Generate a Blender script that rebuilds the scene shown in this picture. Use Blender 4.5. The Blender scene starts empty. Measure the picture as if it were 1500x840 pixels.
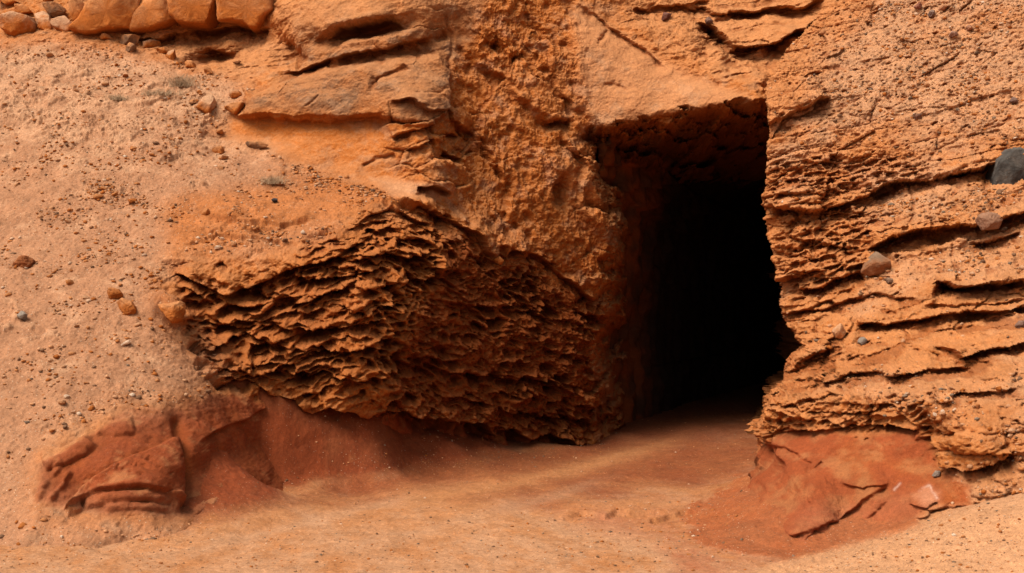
import bpy, math, random
import numpy as np
f32 = np.float32
RES = 1.0            # mesh spacing multiplier

# ------------------------------------------------------------------ scene, camera, light
sc = bpy.context.scene
col = sc.collection
CAM_Z = 2.64
F = 1500 * 50 / 36.0
PITCH = 0.0
sc.cycles.max_bounces = 6; sc.cycles.diffuse_bounces = 2
cp, sp = math.cos(PITCH), math.sin(PITCH)

def P(u, v, d):
    """point seen at photo pixel (u, v) when it stands d metres in front of the tripod"""
    a = (u - 750.0) / F
    b = (420.0 - v) / F
    x, y, z = a, cp - b * sp, sp + b * cp
    k = d / y
    return (x * k, d, CAM_Z + z * k)

def DD(d):
    return float(np.interp(d, [9, 10.4, 11.8, 14.75, 17.7, 21, 25.3, 28, 31], [11.7, 13.1, 14.5, 17.2, 19.6, 22, 25, 27.4, 30.4]))

def UV(x, y, z):
    w = y * cp + (z - CAM_Z) * sp
    w = np.maximum(w, 0.5)
    return 750 + F * x / w, 420 - F * (-y * sp + (z - CAM_Z) * cp) / w

cam_d = bpy.data.cameras.new('camera')
cam_d.lens = 50; cam_d.sensor_width = 36; cam_d.clip_end = 2000
cam = bpy.data.objects.new('camera', cam_d); col.objects.link(cam)
cam.location = (0, 0, CAM_Z); cam.rotation_euler = (math.pi / 2 + PITCH, 0, 0)
sc.camera = cam
sc.view_settings.view_transform = 'Standard'; sc.view_settings.look = 'None'
sc.view_settings.exposure = 0; sc.view_settings.gamma = 1

SUN_EL, SUN_AZ = math.radians(56), math.radians(232)    # azimuth measured clockwise from +Y
wd = bpy.data.worlds.new('World'); sc.world = wd; wd.use_nodes = True
nt = wd.node_tree; nt.nodes.clear()
sky = nt.nodes.new('ShaderNodeTexSky'); sky.sky_type = 'NISHITA'; sky.sun_disc = False
sky.sun_elevation = SUN_EL; sky.sun_rotation = SUN_AZ; sky.dust_density = 4; sky.air_density = 1.0; sky.ozone_density = 0.5
hsv = nt.nodes.new('ShaderNodeHueSaturation'); hsv.inputs['Saturation'].default_value = 0.12
bg = nt.nodes.new('ShaderNodeBackground'); bg.inputs['Strength'].default_value = 0.15
ow = nt.nodes.new('ShaderNodeOutputWorld')
nt.links.new(sky.outputs[0], hsv.inputs['Color']); nt.links.new(hsv.outputs[0], bg.inputs[0]); nt.links.new(bg.outputs[0], ow.inputs[0])

sl = bpy.data.lights.new('sun', 'SUN'); sl.energy = 4.6; sl.angle = math.radians(36); sl.color = (1.0, 0.915, 0.79)
so = bpy.data.objects.new('sun', sl); col.objects.link(so)
sdir = np.array([math.sin(SUN_AZ) * math.cos(SUN_EL), math.cos(SUN_AZ) * math.cos(SUN_EL), math.sin(SUN_EL)])
from mathutils import Vector, Matrix, Euler
so.rotation_euler = Vector(sdir).to_track_quat('Z', 'Y').to_euler()

# ------------------------------------------------------------------ noise
_r = np.random.RandomState(7)
_perm = np.concatenate([_r.permutation(256)] * 3).astype(np.int32)
_g = _r.normal(size=(256, 3)).astype(f32); _g /= np.linalg.norm(_g, axis=1)[:, None]
_gx, _gy, _gz = _g[:, 0].copy(), _g[:, 1].copy(), _g[:, 2].copy()

def perlin(x, y, z):
    xi = np.floor(x); yi = np.floor(y); zi = np.floor(z)
    fx = (x - xi).astype(f32); fy = (y - yi).astype(f32); fz = (z - zi).astype(f32)
    X = xi.astype(np.int32) & 255; Y = yi.astype(np.int32) & 255; Z = zi.astype(np.int32) & 255
    u = fx * fx * fx * (fx * (fx * 6 - 15) + 10); v = fy * fy * fy * (fy * (fy * 6 - 15) + 10); w = fz * fz * fz * (fz * (fz * 6 - 15) + 10)
    def g(dx, dy, dz):
        h = _perm[_perm[_perm[X + dx] + Y + dy] + Z + dz]
        return _gx[h] * (fx - dx) + _gy[h] * (fy - dy) + _gz[h] * (fz - dz)
    a = g(0, 0, 0); a += u * (g(1, 0, 0) - a)
    b = g(0, 1, 0); b += u * (g(1, 1, 0) - b)
    a += v * (b - a)
    c = g(0, 0, 1); c += u * (g(1, 0, 1) - c)
    d = g(0, 1, 1); d += u * (g(1, 1, 1) - d)
    c += v * (d - c)
    return (a + w * (c - a)) * 1.5

def fbm(x, y, z, oct=4, gain=0.5, lac=2.03, ridge=False):
    s = 0; a = 1.0; tot = 0
    for i in range(oct):
        n = perlin(x + 13.7 * i, y + 7.1 * i, z + 3.3 * i)
        if ridge: n = 1 - 2 * np.abs(n)
        s = s + a * n; tot += a
        a *= gain; x = x * lac; y = y * lac; z = z * lac
    return s / tot

_jit = _r.rand(256, 3).astype(f32)
def worley(x, y, z, jit=0.9):
    """F1, F2 and the offset to the nearest cell point, per component"""
    sh = x.shape; x = x.ravel(); y = y.ravel(); z = z.ravel()
    xi = np.floor(x).astype(np.int32); yi = np.floor(y).astype(np.int32); zi = np.floor(z).astype(np.int32)
    fx = (x - xi).astype(f32); fy = (y - yi).astype(f32); fz = (z - zi).astype(f32)
    F1 = np.full(x.shape, 9, f32); F2 = F1.copy(); by = np.zeros_like(F1); idn = np.zeros(x.shape, np.int32)
    for dx in (-1, 0, 1):
        for dy in (-1, 0, 1):
            for dz in (-1, 0, 1):
                h = _perm[_perm[_perm[(xi + dx) & 255] + ((yi + dy) & 255)] + ((zi + dz) & 255)]
                ax = dx + 0.5 + jit * (_jit[h, 0] - .5) - fx
                ay = dy + 0.5 + jit * (_jit[h, 1] - .5) - fy
                az = dz + 0.5 + jit * (_jit[h, 2] - .5) - fz
                d = ax * ax + ay * ay + az * az
                m = d < F1
                F2 = np.where(m, F1, np.minimum(F2, d)); F1 = np.where(m, d, F1)
                by = np.where(m, -ay, by); idn = np.where(m, h, idn)
    return np.sqrt(F1).reshape(sh), np.sqrt(F2).reshape(sh), by.reshape(sh), (idn / 255.0).astype(f32).reshape(sh)

def sstep(a, b, x):
    t = np.clip((x - a) / (b - a), 0, 1)
    return t * t * (3 - 2 * t)

# ------------------------------------------------------------------ curves on the rock face
def seg_dist(U, V, pts):
    """distance to a polyline, signed: + above it (towards smaller V for a left-to-right line), and position along it 0..1"""
    best = np.full(U.shape, 1e9, f32); sg = np.zeros(U.shape, f32); T = np.zeros(U.shape, f32)
    L = [math.hypot(pts[i + 1][0] - pts[i][0], pts[i + 1][1] - pts[i][1]) for i in range(len(pts) - 1)]
    tot = sum(L); acc = 0
    for i in range(len(pts) - 1):
        ax, ay = pts[i]; bx, by = pts[i + 1]
        dx, dy = bx - ax, by - ay
        t = np.clip(((U - ax) * dx + (V - ay) * dy) / (dx * dx + dy * dy), 0, 1)
        ex = U - ax - t * dx; ey = V - ay - t * dy
        d = np.sqrt(ex * ex + ey * ey)
        m = d < best
        best = np.where(m, d, best)
        sg = np.where(m, np.sign(dy * (U - ax) - dx * (V - ay)), sg)
        T = np.where(m, (acc + t * L[i]) / tot, T)
        acc += L[i]
    return best, best * sg, T

def inside(U, V, pts):
    """signed distance to a polygon, + inside"""
    c = np.zeros(U.shape, bool); n = len(pts); best = np.full(U.shape, 1e9, f32)
    for i in range(n):
        ax, ay = pts[i]; bx, by = pts[(i + 1) % n]
        if ay != by:
            c ^= ((ay > V) != (by > V)) & (U < (bx - ax) * (V - ay) / (by - ay) + ax)
        dx, dy = bx - ax, by - ay
        t = np.clip(((U - ax) * dx + (V - ay) * dy) / max(dx * dx + dy * dy, 1e-6), 0, 1)
        ex = U - ax - t * dx; ey = V - ay - t * dy
        best = np.minimum(best, ex * ex + ey * ey)
    best = np.sqrt(best)
    return np.where(c, best, -best)

class Sheet:
    """height field over a regular grid with features sculpted into it"""
    def boxed(self, pts, pad):
        us = [p[0] for p in pts]; vs = [p[1] for p in pts]
        m = (self.U > min(us) - pad) & (self.U < max(us) + pad) & (self.V > min(vs) - pad) & (self.V < max(vs) + pad)
        return m
    def mask(self, pts, soft=12, warp=True, rough=0):
        out = np.zeros(self.U.shape, f32)
        m = self.boxed(pts, soft + 2 + rough)
        if m.any():
            U, V = (self.Uw, self.Vw) if warp else (self.U, self.V)
            dd = inside(U[m], V[m], pts)
            if rough: dd = dd + rough * self.rag[m]
            out[m] = sstep(-soft, soft, dd)
        return out
    def ledge(self, pts, up=.1, dn=.15, wu=20, wd=14, ends=.12, sharp=2.0):
        m = self.boxed(pts, 4 * max(wu, wd))
        if not m.any(): return
        d, s, t = seg_dist(self.Uw[m], self.Vw[m], pts)
        e = sstep(0, ends, t) * sstep(0, ends, 1 - t) if ends > 0 else 1.0
        step = sstep(-sharp, sharp, s)
        ramp = np.clip(1 + s / (wd * 1.7), 0, 1)
        h = step * up * np.exp(-np.abs(s) / wu) - (1 - step) * dn * ramp * (.35 + .65 * ramp)
        tail = np.exp(-np.maximum(d - np.abs(s), 0) / 6.0)
        self.h[m] += h * e * tail * (0.25 + 1.5 * self.vary[m])
    def crack(self, pts, dep=.1, w=3.0, ends=.1):
        m = self.boxed(pts, 5 * w + 4)
        if not m.any(): return
        d, s, t = seg_dist(self.Uw[m], self.Vw[m], pts)
        e = sstep(0, ends, t) * sstep(0, ends, 1 - t) if ends > 0 else 1.0
        self.h[m] -= dep * e * np.exp(-(d / w) ** 2)
    def ridge(self, pts, amp, w, ends=.1):
        m = self.boxed(pts, 4 * w + 4)
        if not m.any(): return
        d, s, t = seg_dist(self.Uw[m], self.Vw[m], pts)
        e = sstep(0, ends, t) * sstep(0, ends, 1 - t)
        self.h[m] += amp * e * np.sqrt(np.clip(1 - (d / w) ** 2, 0, 1))
    def blob(self, u, v, ru, rv, amp, rot=0, power=2.0, roof=0.0):
        R = max(ru, rv) * 2.2
        m = self.boxed([(u, v)], R)
        if not m.any(): return
        c, s = math.cos(math.radians(rot)), math.sin(math.radians(rot))
        du, dv = self.Uw[m] - u, self.Vw[m] - v
        a = (du * c + dv * s) / ru; b = (-du * s + dv * c) / rv
        q = a * a + b * b
        k = np.exp(-q ** (power / 2) * 1.2)
        if roof: k = k * np.clip(1 - roof * b, 0.1, 2)
        self.h[m] += amp * k

def refine(co, parts):
    """second pass: fine relief along the true normals of the carved surface; parts = [(scale, octaves, gain, amplitude field)]"""
    n = np.cross(np.gradient(co, axis=1), np.gradient(co, axis=0))
    n /= np.linalg.norm(n, axis=-1, keepdims=True) + 1e-9
    n = np.stack([blur_axis(blur_axis(n[..., i], 2, 0), 2, 1) for i in range(3)], -1)
    n /= np.linalg.norm(n, axis=-1, keepdims=True) + 1e-9
    x, y, z = [co[..., i].astype(f32) for i in range(3)]
    h = 0
    for s, o, g, a in parts: h = h + a * fbm(x * s, y * s, z * s * 1.15, o, g)
    return co + n * h[..., None], h

def rbf(ctrl, X, Z, blur=0):
    """smooth interpolation of c over (a, b) points"""
    c = np.array(ctrl, float)
    A = np.sqrt((c[:, None, 0] - c[None, :, 0]) ** 2 + (c[:, None, 1] - c[None, :, 1]) ** 2 + 0.02)
    n = len(c)
    M = np.zeros((n + 3, n + 3)); M[:n, :n] = A; M[:n, n] = 1; M[:n, n + 1] = c[:, 0]; M[:n, n + 2] = c[:, 1]
    M[n:, :n] = M[:n, n:].T
    w = np.linalg.solve(M, np.concatenate([c[:, 2], [0, 0, 0]]))
    out = (w[n] + w[n + 1] * X + w[n + 2] * Z)
    for i in range(n):
        out += w[i] * np.sqrt((X - c[i, 0]) ** 2 + (Z - c[i, 1]) ** 2 + 0.02)
    return out

def blur_axis(a, k, axis):
    if k < 1: return a
    for _ in range(2):
        pad = [(0, 0), (0, 0)]; pad[axis] = (k + 1, k)
        cs = np.cumsum(np.pad(a, pad, mode='edge'), axis=axis)
        n = a.shape[axis]; w = 2 * k + 1
        a = (np.take(cs, range(w, w + n), axis=axis) - np.take(cs, range(0, n), axis=axis)) / w
    return a

def coarse(fn, X, Z, step=8):
    """evaluate on a coarse grid, then linear interpolation"""
    xs, zs = X[0], Z[:, 0]
    xi = np.unique(np.concatenate([np.arange(0, len(xs), step), [len(xs) - 1]])); zi = np.unique(np.concatenate([np.arange(0, len(zs), step), [len(zs) - 1]]))
    Xc, Zc = np.meshgrid(xs[xi], zs[zi])
    C = fn(Xc, Zc)
    T = np.empty((len(zi), len(xs)))
    for j in range(len(zi)): T[j] = np.interp(xs, xs[xi], C[j])
    tz = np.interp(zs, zs[zi], np.arange(len(zi))); j0 = np.minimum(tz.astype(int), len(zi) - 2); f = (tz - j0)[:, None]
    return T[j0] * (1 - f) + T[j0 + 1] * f

# ------------------------------------------------------------------ meshes
def make_mesh(name, co, quads, colr=None, mat=None, smooth=True, extra=None):
    me = bpy.data.meshes.new(name)
    used = np.zeros(len(co), bool); used[quads.ravel()] = True
    remap = np.cumsum(used) - 1
    co = co[used]; q = remap[quads]
    k = q.shape[1]
    me.vertices.add(len(co)); me.vertices.foreach_set('co', co.astype(f32).ravel())
    me.loops.add(q.size); me.loops.foreach_set('vertex_index', q.astype(np.int32).ravel())
    me.polygons.add(len(q)); me.polygons.foreach_set('loop_start', np.arange(0, q.size, k, dtype=np.int32))
    me.update(calc_edges=True)
    if smooth: me.polygons.foreach_set('use_smooth', np.ones(len(q), bool))
    if colr is not None:
        at = me.color_attributes.new('tint', 'FLOAT_COLOR', 'POINT')
        c4 = np.ones((len(co), 4), f32); c4[:, :3] = colr[used]
        if extra is not None: c4[:, 3] = extra[used]
        at.data.foreach_set('color', c4.ravel())
    if mat: me.materials.append(mat)
    o = bpy.data.objects.new(name, me); col.objects.link(o)
    return o

def grid_quads(nz, nx):
    i = np.arange(nz * nx).reshape(nz, nx)
    return np.stack([i[:-1, :-1], i[:-1, 1:], i[1:, 1:], i[1:, :-1]], -1).reshape(-1, 4)

def tag(o, label=None, cat=None, group=None, kind=None):
    if label: o['label'] = label
    if cat: o['category'] = cat
    if group: o['group'] = group
    if kind: o['kind'] = kind
    return o

# ------------------------------------------------------------------ materials
def rock_material(name, grain=1.0, speck=0.3, bump=0.5, rough=0.92, var=1.0):
    m = bpy.data.materials.new(name); m.use_nodes = True
    t = m.node_tree; t.nodes.clear(); N = t.nodes.new; Lk = t.links.new
    out = N('ShaderNodeOutputMaterial'); b = N('ShaderNodeBsdfPrincipled'); Lk(b.outputs[0], out.inputs[0])
    b.inputs['Roughness'].default_value = rough
    b.inputs['Specular IOR Level'].default_value = 0.15
    at = N('ShaderNodeVertexColor'); at.layer_name = 'tint'
    tc = N('ShaderNodeTexCoord')
    def noise(scale, det, rgh=.6):
        n = N('ShaderNodeTexNoise'); n.inputs['Scale'].default_value = scale; n.inputs['Detail'].default_value = det; n.inputs['Roughness'].default_value = rgh
        Lk(tc.outputs['Object'], n.inputs['Vector']); return n
    def ramp(src, a, b_, lo, hi):
        r = N('ShaderNodeMapRange'); r.inputs[1].default_value = a; r.inputs[2].default_value = b_; r.inputs[3].default_value = lo; r.inputs[4].default_value = hi
        Lk(src, r.inputs[0]); return r.outputs[0]
    def mult(c, f_):
        x = N('ShaderNodeMix'); x.data_type = 'RGBA'; x.blend_type = 'MULTIPLY'; x.inputs[0].default_value = 1
        Lk(c, x.inputs[6]); Lk(f_, x.inputs[7]); return x.outputs[2]
    c = at.outputs['Color']
    n1 = noise(3.1, 6); n2 = noise(19, 5, .7); n3 = noise(95 * grain, 3, .7)
    c = mult(c, ramp(n1.outputs[0], .3, .7, .86, 1.14))
    c = mult(c, ramp(n2.outputs[0], .3, .7, 1 - .18 * var, 1 + .18 * var))
    c = mult(c, ramp(n3.outputs[0], .3, .7, 1 - .24 * var, 1 + .24 * var))
    vo = N('ShaderNodeTexVoronoi'); vo.inputs['Scale'].default_value = 34 * grain; Lk(tc.outputs['Object'], vo.inputs['Vector'])
    dots = ramp(vo.outputs['Distance'], .16, .24, 1, 0)
    sel = N('ShaderNodeSeparateColor'); Lk(vo.outputs['Color'], sel.inputs[0])
    keep = ramp(sel.outputs[0], 1 - speck, 1 - speck + .02, 0, 1)
    mm = N('ShaderNodeMath'); mm.operation = 'MULTIPLY'; Lk(dots, mm.inputs[0]); Lk(keep, mm.inputs[1])
    mm2 = N('ShaderNodeMath'); mm2.operation = 'MULTIPLY'; Lk(mm.outputs[0], mm2.inputs[0]); Lk(at.outputs['Alpha'], mm2.inputs[1])
    pr = N('ShaderNodeValToRGB'); e = pr.color_ramp.elements
    e[0].color = (.07, .035, .02, 1); e[1].color = (.62, .42, .27, 1); e.new(.35).color = (.2, .09, .04, 1); e.new(.6).color = (.3, .21, .15, 1)
    Lk(sel.outputs[1], pr.inputs[0])
    mx = N('ShaderNodeMix'); mx.data_type = 'RGBA'; Lk(mm2.outputs[0], mx.inputs[0]); Lk(c, mx.inputs[6]); Lk(pr.outputs[0], mx.inputs[7])
    Lk(mx.outputs[2], b.inputs['Base Color'])
    hsum = N('ShaderNodeMath'); hsum.operation = 'ADD'; Lk(n2.outputs[0], hsum.inputs[0])
    h3 = N('ShaderNodeMath'); h3.operation = 'MULTIPLY'; h3.inputs[1].default_value = .35; Lk(n3.outputs[0], h3.inputs[0]); Lk(h3.outputs[0], hsum.inputs[1])
    h4 = N('ShaderNodeMath'); h4.operation = 'MULTIPLY_ADD'; h4.inputs[1].default_value = .35; Lk(mm2.outputs[0], h4.inputs[0]); Lk(hsum.outputs[0], h4.inputs[2])
    bp = N('ShaderNodeBump'); bp.inputs['Strength'].default_value = bump; bp.inputs['Distance'].default_value = .03; Lk(h4.outputs[0], bp.inputs['Height'])
    Lk(bp.outputs[0], b.inputs['Normal'])
    return m

M_ROCK = rock_material('weathered_sandstone', 1.0, .25, .7)
M_SOIL = rock_material('sandy_soil', .9, .55, .55, var=1.25)
M_CLAY = rock_material('red_clay', 1.0, .22, .6)

# palette (linear albedo)
SAND = np.array([.320, .147, .072], f32)
PALE = np.array([.445, .240, .130], f32)
DUST = np.array([.40, .164, .060], f32)
ORANGE = np.array([.355, .104, .0185], f32)
DEEP = np.array([.245, .050, .006], f32)
RED = np.array([.205, .042, .0115], f32)
BROWN = np.array([.165, .082, .042], f32)
DARK = np.array([.10, .045, .022], f32)
def mix(c, k, t):
    return c * (1 - t[..., None]) + k * t[..., None]
SKIP = set()
# ================================================================== the cliff, the honeycombed ledge and the scree slope on the left
def cliff_controls():
    rows = {
        -160: [(-250, 31), (100, 29.5), (400, 28), (640, 27), (850, 28.5), (1000, 29), (1120, 27), (1300, 27), (1700, 26)],
        0: [(-250, 29.5), (0, 28), (100, 27.4), (250, 26.9), (400, 26.4), (470, 25.5), (560, 24.9), (640, 25), (750, 25.5), (850, 26.2), (940, 26.6), (1040, 27), (1110, 26.8), (1190, 26), (1250, 25.4), (1350, 26), (1600, 26)],
        55: [(-250, 26.8), (0, 26.5), (100, 26.3), (210, 26.6), (300, 26.8), (390, 26.2), (440, 24.9), (520, 24.3), (600, 24.3), (660, 24.8), (900, 25.9), (1000, 25.9), (1090, 25.6), (1150, 24.9), (1220, 24.9)],
        100: [(-250, 25.6), (0, 25.1), (120, 25.0), (240, 25.1), (310, 25.4), (370, 25.0), (420, 24.3), (500, 23.6), (590, 23.5), (640, 23.8), (700, 24.6), (800, 25.1), (870, 25.2), (960, 25.3), (1050, 24.7), (1100, 24.2), (1150, 24.5)],
        150: [(-250, 24.2), (0, 23.7), (130, 23.6), (250, 23.8), (320, 23.8), (380, 23.3), (450, 23.0), (540, 22.8), (630, 22.8), (665, 23.6), (760, 24.5), (850, 25), (960, 24.8), (1060, 23.9), (1110, 23.3)],
        200: [(-250, 22.9), (0, 22.4), (150, 22.3), (280, 22.6), (330, 23.1), (400, 22.9), (480, 22.6), (570, 22.3), (640, 22.4), (665, 23.3), (760, 24.2), (860, 24.8), (960, 24.7), (1110, 23.6)],
        260: [(-250, 21.4), (0, 20.9), (150, 20.8), (280, 20.9), (400, 21.3), (480, 21.7), (560, 21.8), (640, 21.9), (670, 22.9), (760, 23.8), (860, 24.6)],
        310: [(-250, 20.2), (0, 19.8), (150, 19.7), (260, 19.7), (380, 19.9), (480, 20.1), (560, 20.4), (620, 21.0), (680, 22.4), (760, 23.5), (860, 24.5)],
        360: [(-250, 19.2), (0, 18.7), (150, 18.6), (250, 18.5), (340, 18.7), (430, 18.9), (530, 19.0), (590, 19.6), (650, 20.7), (700, 21.9), (770, 23.1), (860, 24.5)],
        420: [(-250, 17.9), (0, 17.3), (150, 17.35), (240, 17.5), (310, 17.9), (400, 18.2), (500, 18.4), (570, 18.8), (640, 20.1), (700, 21.5), (780, 23), (865, 24.5)],
        480: [(-250, 16.8), (0, 16.2), (150, 16.3), (250, 16.75), (300, 17.4), (400, 17.8), (500, 18.05), (570, 18.5), (610, 19.3), (660, 20.6), (720, 21.7), (790, 23), (868, 24.5)],
        540: [(-250, 15.8), (0, 15.25), (150, 15.4), (240, 15.8), (300, 16.5), (350, 17.2), (420, 17.65), (500, 17.9), (565, 18.3), (600, 19.4), (670, 20.9), (730, 22), (800, 23.2), (868, 24.5)],
        590: [(-250, 15), (0, 14.5), (150, 14.6), (240, 15.1), (300, 15.9), (400, 17.5), (450, 17.8), (560, 18.4), (600, 19.2), (670, 20.8), (740, 22.2), (800, 23.2), (865, 24.5)],
        630: [(-250, 14.4), (0, 14.0), (80, 13.9), (150, 14.1), (230, 14.5), (290, 15.3), (400, 17.4), (500, 18.5), (600, 19.6), (700, 21.5), (780, 23), (860, 24.6)],
        680: [(-250, 13.7), (0, 13.4), (80, 13.3), (150, 13.3), (240, 13.7), (270, 14.2), (300, 15.0), (380, 16.6), (460, 18.2), (600, 19.6), (700, 21.3), (780, 22.9), (870, 24.7)],
        735: [(-250, 13), (0, 12.8), (80, 12.75), (130, 13.0), (240, 13.1), (290, 13.8), (380, 15.6), (480, 18.2)],
        775: [(-250, 12.4), (0, 12.35), (100, 12.3), (200, 12.6), (300, 13.2), (400, 15.0)],
        840: [(-250, 11.4), (0, 11.4), (100, 11.5), (200, 11.9), (300, 12.5)],
    }
    out = []
    for v, r in rows.items():
        for u, d in r:
            x, y, z = P(u, v, DD(d)); out.append((x, z, y))
    for x in (3, 5): out += [(x, 0.5, 25.0), (x, -0.4, 25.0)]
    for x in (-1, 1): out += [(x, -.4, 19.8 + 2.0 * (x + 1))]
    return out

A = Sheet()
xa = np.concatenate([np.linspace(-12.5, -9.5, 100)[:-1], np.arange(-9.5, 4.6, .0112 * RES), np.linspace(4.6, 9, 140)])
za = np.concatenate([np.arange(-0.35, 8.3, .0112 * RES), np.linspace(8.3, 12, 130)])
A.X, A.Z = np.meshgrid(xa, za)
cc = cliff_controls()
A.Y = coarse(lambda x, z: rbf(cc, x, z), A.X, A.Z)
A.Y = blur_axis(blur_axis(A.Y, 6, 0), 6, 1)
A.Y += 1.1 * np.maximum(0, A.Z - 8.9)
A.U, A.V = [a.astype(f32) for a in UV(A.X, A.Y, A.Z)]
X, Y, Z = [a.astype(f32) for a in (A.X, A.Y, A.Z)]
wu = fbm(X * 1.6, Y * 1.6, Z * 1.6, 5, .5); wv = fbm(X * 1.6 + 40, Y * 1.6, Z * 1.6 + 9, 5, .55)
A.Uw = A.U + 16 * wu; A.Vw = A.V + 13 * wv
A.vary = np.clip(.5 + fbm(X * 2.2 + 5, Y * 2.2, Z * 2.2, 3), 0, 1)
A.rag = fbm(X * 1.9 + 3, Y * 1.9, Z * 2.6, 5, .62)
A.h = np.zeros(X.shape, f32)
U, V = A.U, A.V
k = 25.0 / F            # rough metres per photo pixel on the face

# --- regions of the face
HOLE = [(868, 186), (900, 184), (960, 178), (1000, 163), (1060, 153), (1122, 150), (1300, 150), (1300, 760), (884, 760), (880, 640), (872, 600), (870, 540), (874, 450), (881, 390), (886, 330), (873, 270), (866, 230)]
r_scree = A.mask([(-400, 58), (100, 62), (200, 78), (280, 100), (340, 118), (372, 140), (330, 168), (312, 195), (345, 210), (420, 238), (480, 258), (560, 284), (610, 300), (560, 306), (500, 318), (505, 340), (440, 352), (380, 372), (300, 368), (240, 385), (236, 440), (256, 470), (300, 525), (330, 560), (290, 590), (250, 596), (150, 610), (60, 660), (52, 740), (95, 752), (200, 760), (280, 758), (300, 850), (-400, 850)], 12, True, 22)
r_honey = A.mask([(262, 398), (320, 425), (372, 412), (450, 385), (500, 335), (560, 310), (640, 330), (720, 372), (790, 385), (850, 430), (872, 470), (872, 640), (780, 640), (640, 612), (560, 600), (430, 590), (330, 556), (298, 520), (282, 465)], 22, True, 46)
r_left = r_honey * A.mask([(240, 380), (560, 280), (660, 300), (655, 360), (640, 420), (600, 480), (575, 540), (560, 620), (300, 640)], 10)
r_jamb = r_honey * (1 - r_left)

r_chisel = A.mask([(655, 130), (672, 60), (730, -20), (830, -20), (850, 40), (838, 110), (868, 185), (888, 330), (880, 420), (850, 430), (790, 380), (730, 372), (700, 335), (655, 300), (648, 210)], 38)
r_chisel = r_chisel * np.clip(.75 + 1.1 * fbm(X * .9, Y * .9, Z * .7 + 3, 4), .1, 1.15)
r_slab = A.mask([(845, 0), (905, 45), (985, 95), (1115, 150), (1000, 163), (870, 186), (850, 120), (838, 60)], 10)
r_smooth = A.mask([(330, 170), (420, 172), (560, 172), (600, 185), (575, 205), (590, 260), (660, 268), (650, 292), (560, 286), (420, 238), (330, 205)], 8)
r_patina = np.clip(A.mask([(355, 165), (420, 112), (520, 70), (600, 85), (665, 60), (660, 150), (630, 182), (560, 168), (430, 168)], 12) + .8 * A.mask([(420, 100), (440, 30), (520, -40), (720, -40), (690, 60), (650, 100), (560, 90)], 14), 0, 1)
r_clay = A.mask([(60, 680), (120, 645), (190, 600), (300, 570), (420, 594), (560, 612), (740, 640), (860, 650), (860, 800), (300, 800), (260, 765), (100, 755), (52, 735)], 10) * (1 - r_scree)

# --- medium relief everywhere on rock, weaker on the scree
rock = 1 - r_scree
soft = np.clip(r_smooth + .85 * r_slab + .75 * r_patina + .7 * r_clay, 0, 1)
A.h += (.20 * fbm(X * .7, Y * .7, Z * .9, 4) * rock * (1 - .5 * r_clay)).astype(f32)
A.h += .11 * fbm(X * 2.6, Y * 2.6, Z * 2.9, 5, .58) * rock * (1 - .6 * soft)
rg = fbm(X * 3.5 + 3, Y * 3.5, Z * 4.0, 5, .55, ridge=True)
A.h += .05 * rg * rock * (1 - .85 * soft) * (1 - .6 * r_honey)
def slabmask(pts, amp, soft, bow=0.):
    A.h[:] += amp * A.mask(pts, soft)
def blocks_(reg, fx, fz, amp, seed, groove=.12):
    m = reg > .02
    ww = .25 * fbm(X[m] * 2 + seed, Y[m] * 2, Z[m] * 2, 3)
    F1, F2, bo, idn = worley((X[m] + .3 * Z[m]) * fx + seed + ww, (Z[m] - .15 * X[m]) * fz + ww, Y[m] * fx * .5)
    A.h[m] += reg[m] * (amp * (idn - .5) - amp * groove * (1 - sstep(0, .10, F2 - F1)) + amp * .6 * bo)
A.blob(545, 8, 150, 62, .55, -4, 3); A.blob(690, 60, 60, 60, .15)
slabmask([(350, 172), (372, 138), (430, 116), (505, 100), (570, 92), (640, 84), (662, 110), (655, 150), (632, 184), (600, 178), (560, 172), (430, 176)], .30, 6)
slabmask([(842, 2), (872, 24), (906, 46), (945, 74), (985, 104), (1118, 150), (1000, 164), (868, 188), (846, 130), (830, 70)], .16, 9)
slabmask([(1120, 150), (1050, 118), (985, 100), (940, 66), (905, 40), (960, 30), (1040, 60), (1085, 92), (1120, 108)], .22, 12)
blocks_(A.mask([(560, 160), (640, 130), (700, 190), (680, 270), (640, 300), (575, 250)], 20), 1.5, 2.3, .26, 3.)
blocks_(A.mask([(395, 120), (440, 60), (640, 20), (660, 90), (560, 100), (420, 130)], 20), 1.1, 2.2, .14, 8.)
blocks_(A.mask([(860, -40), (1260, -40), (1200, 60), (1110, 120), (1000, 90), (920, 40)], 20), 1.2, 2.6, .16, 5.)
blocks_(A.mask([(850, 180), (900, 180), (905, 640), (850, 640)], 16), 1.4, 1.3, .22, 9.)
blocks_(A.mask([(660, 40), (760, -60), (860, -60), (870, 200), (885, 420), (740, 380), (655, 290)], 24), .8, .62, .22, 14., 0)
Lg0 = A.ledge
Lg0([(668, 60), (700, 96), (738, 118), (790, 172), (818, 186)], .12, .14, 26, 20, .1, 5)
Lg0([(662, 178), (700, 200), (735, 262), (742, 330)], .10, .12, 24, 18, .1, 5)
Lg0([(780, 20), (805, 70), (812, 130), (850, 170)], .08, .10, 24, 18, .1, 5)
Lg0([(820, 196), (850, 236), (846, 300), (868, 340)], .10, .14, 24, 18, .1, 5)
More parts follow.
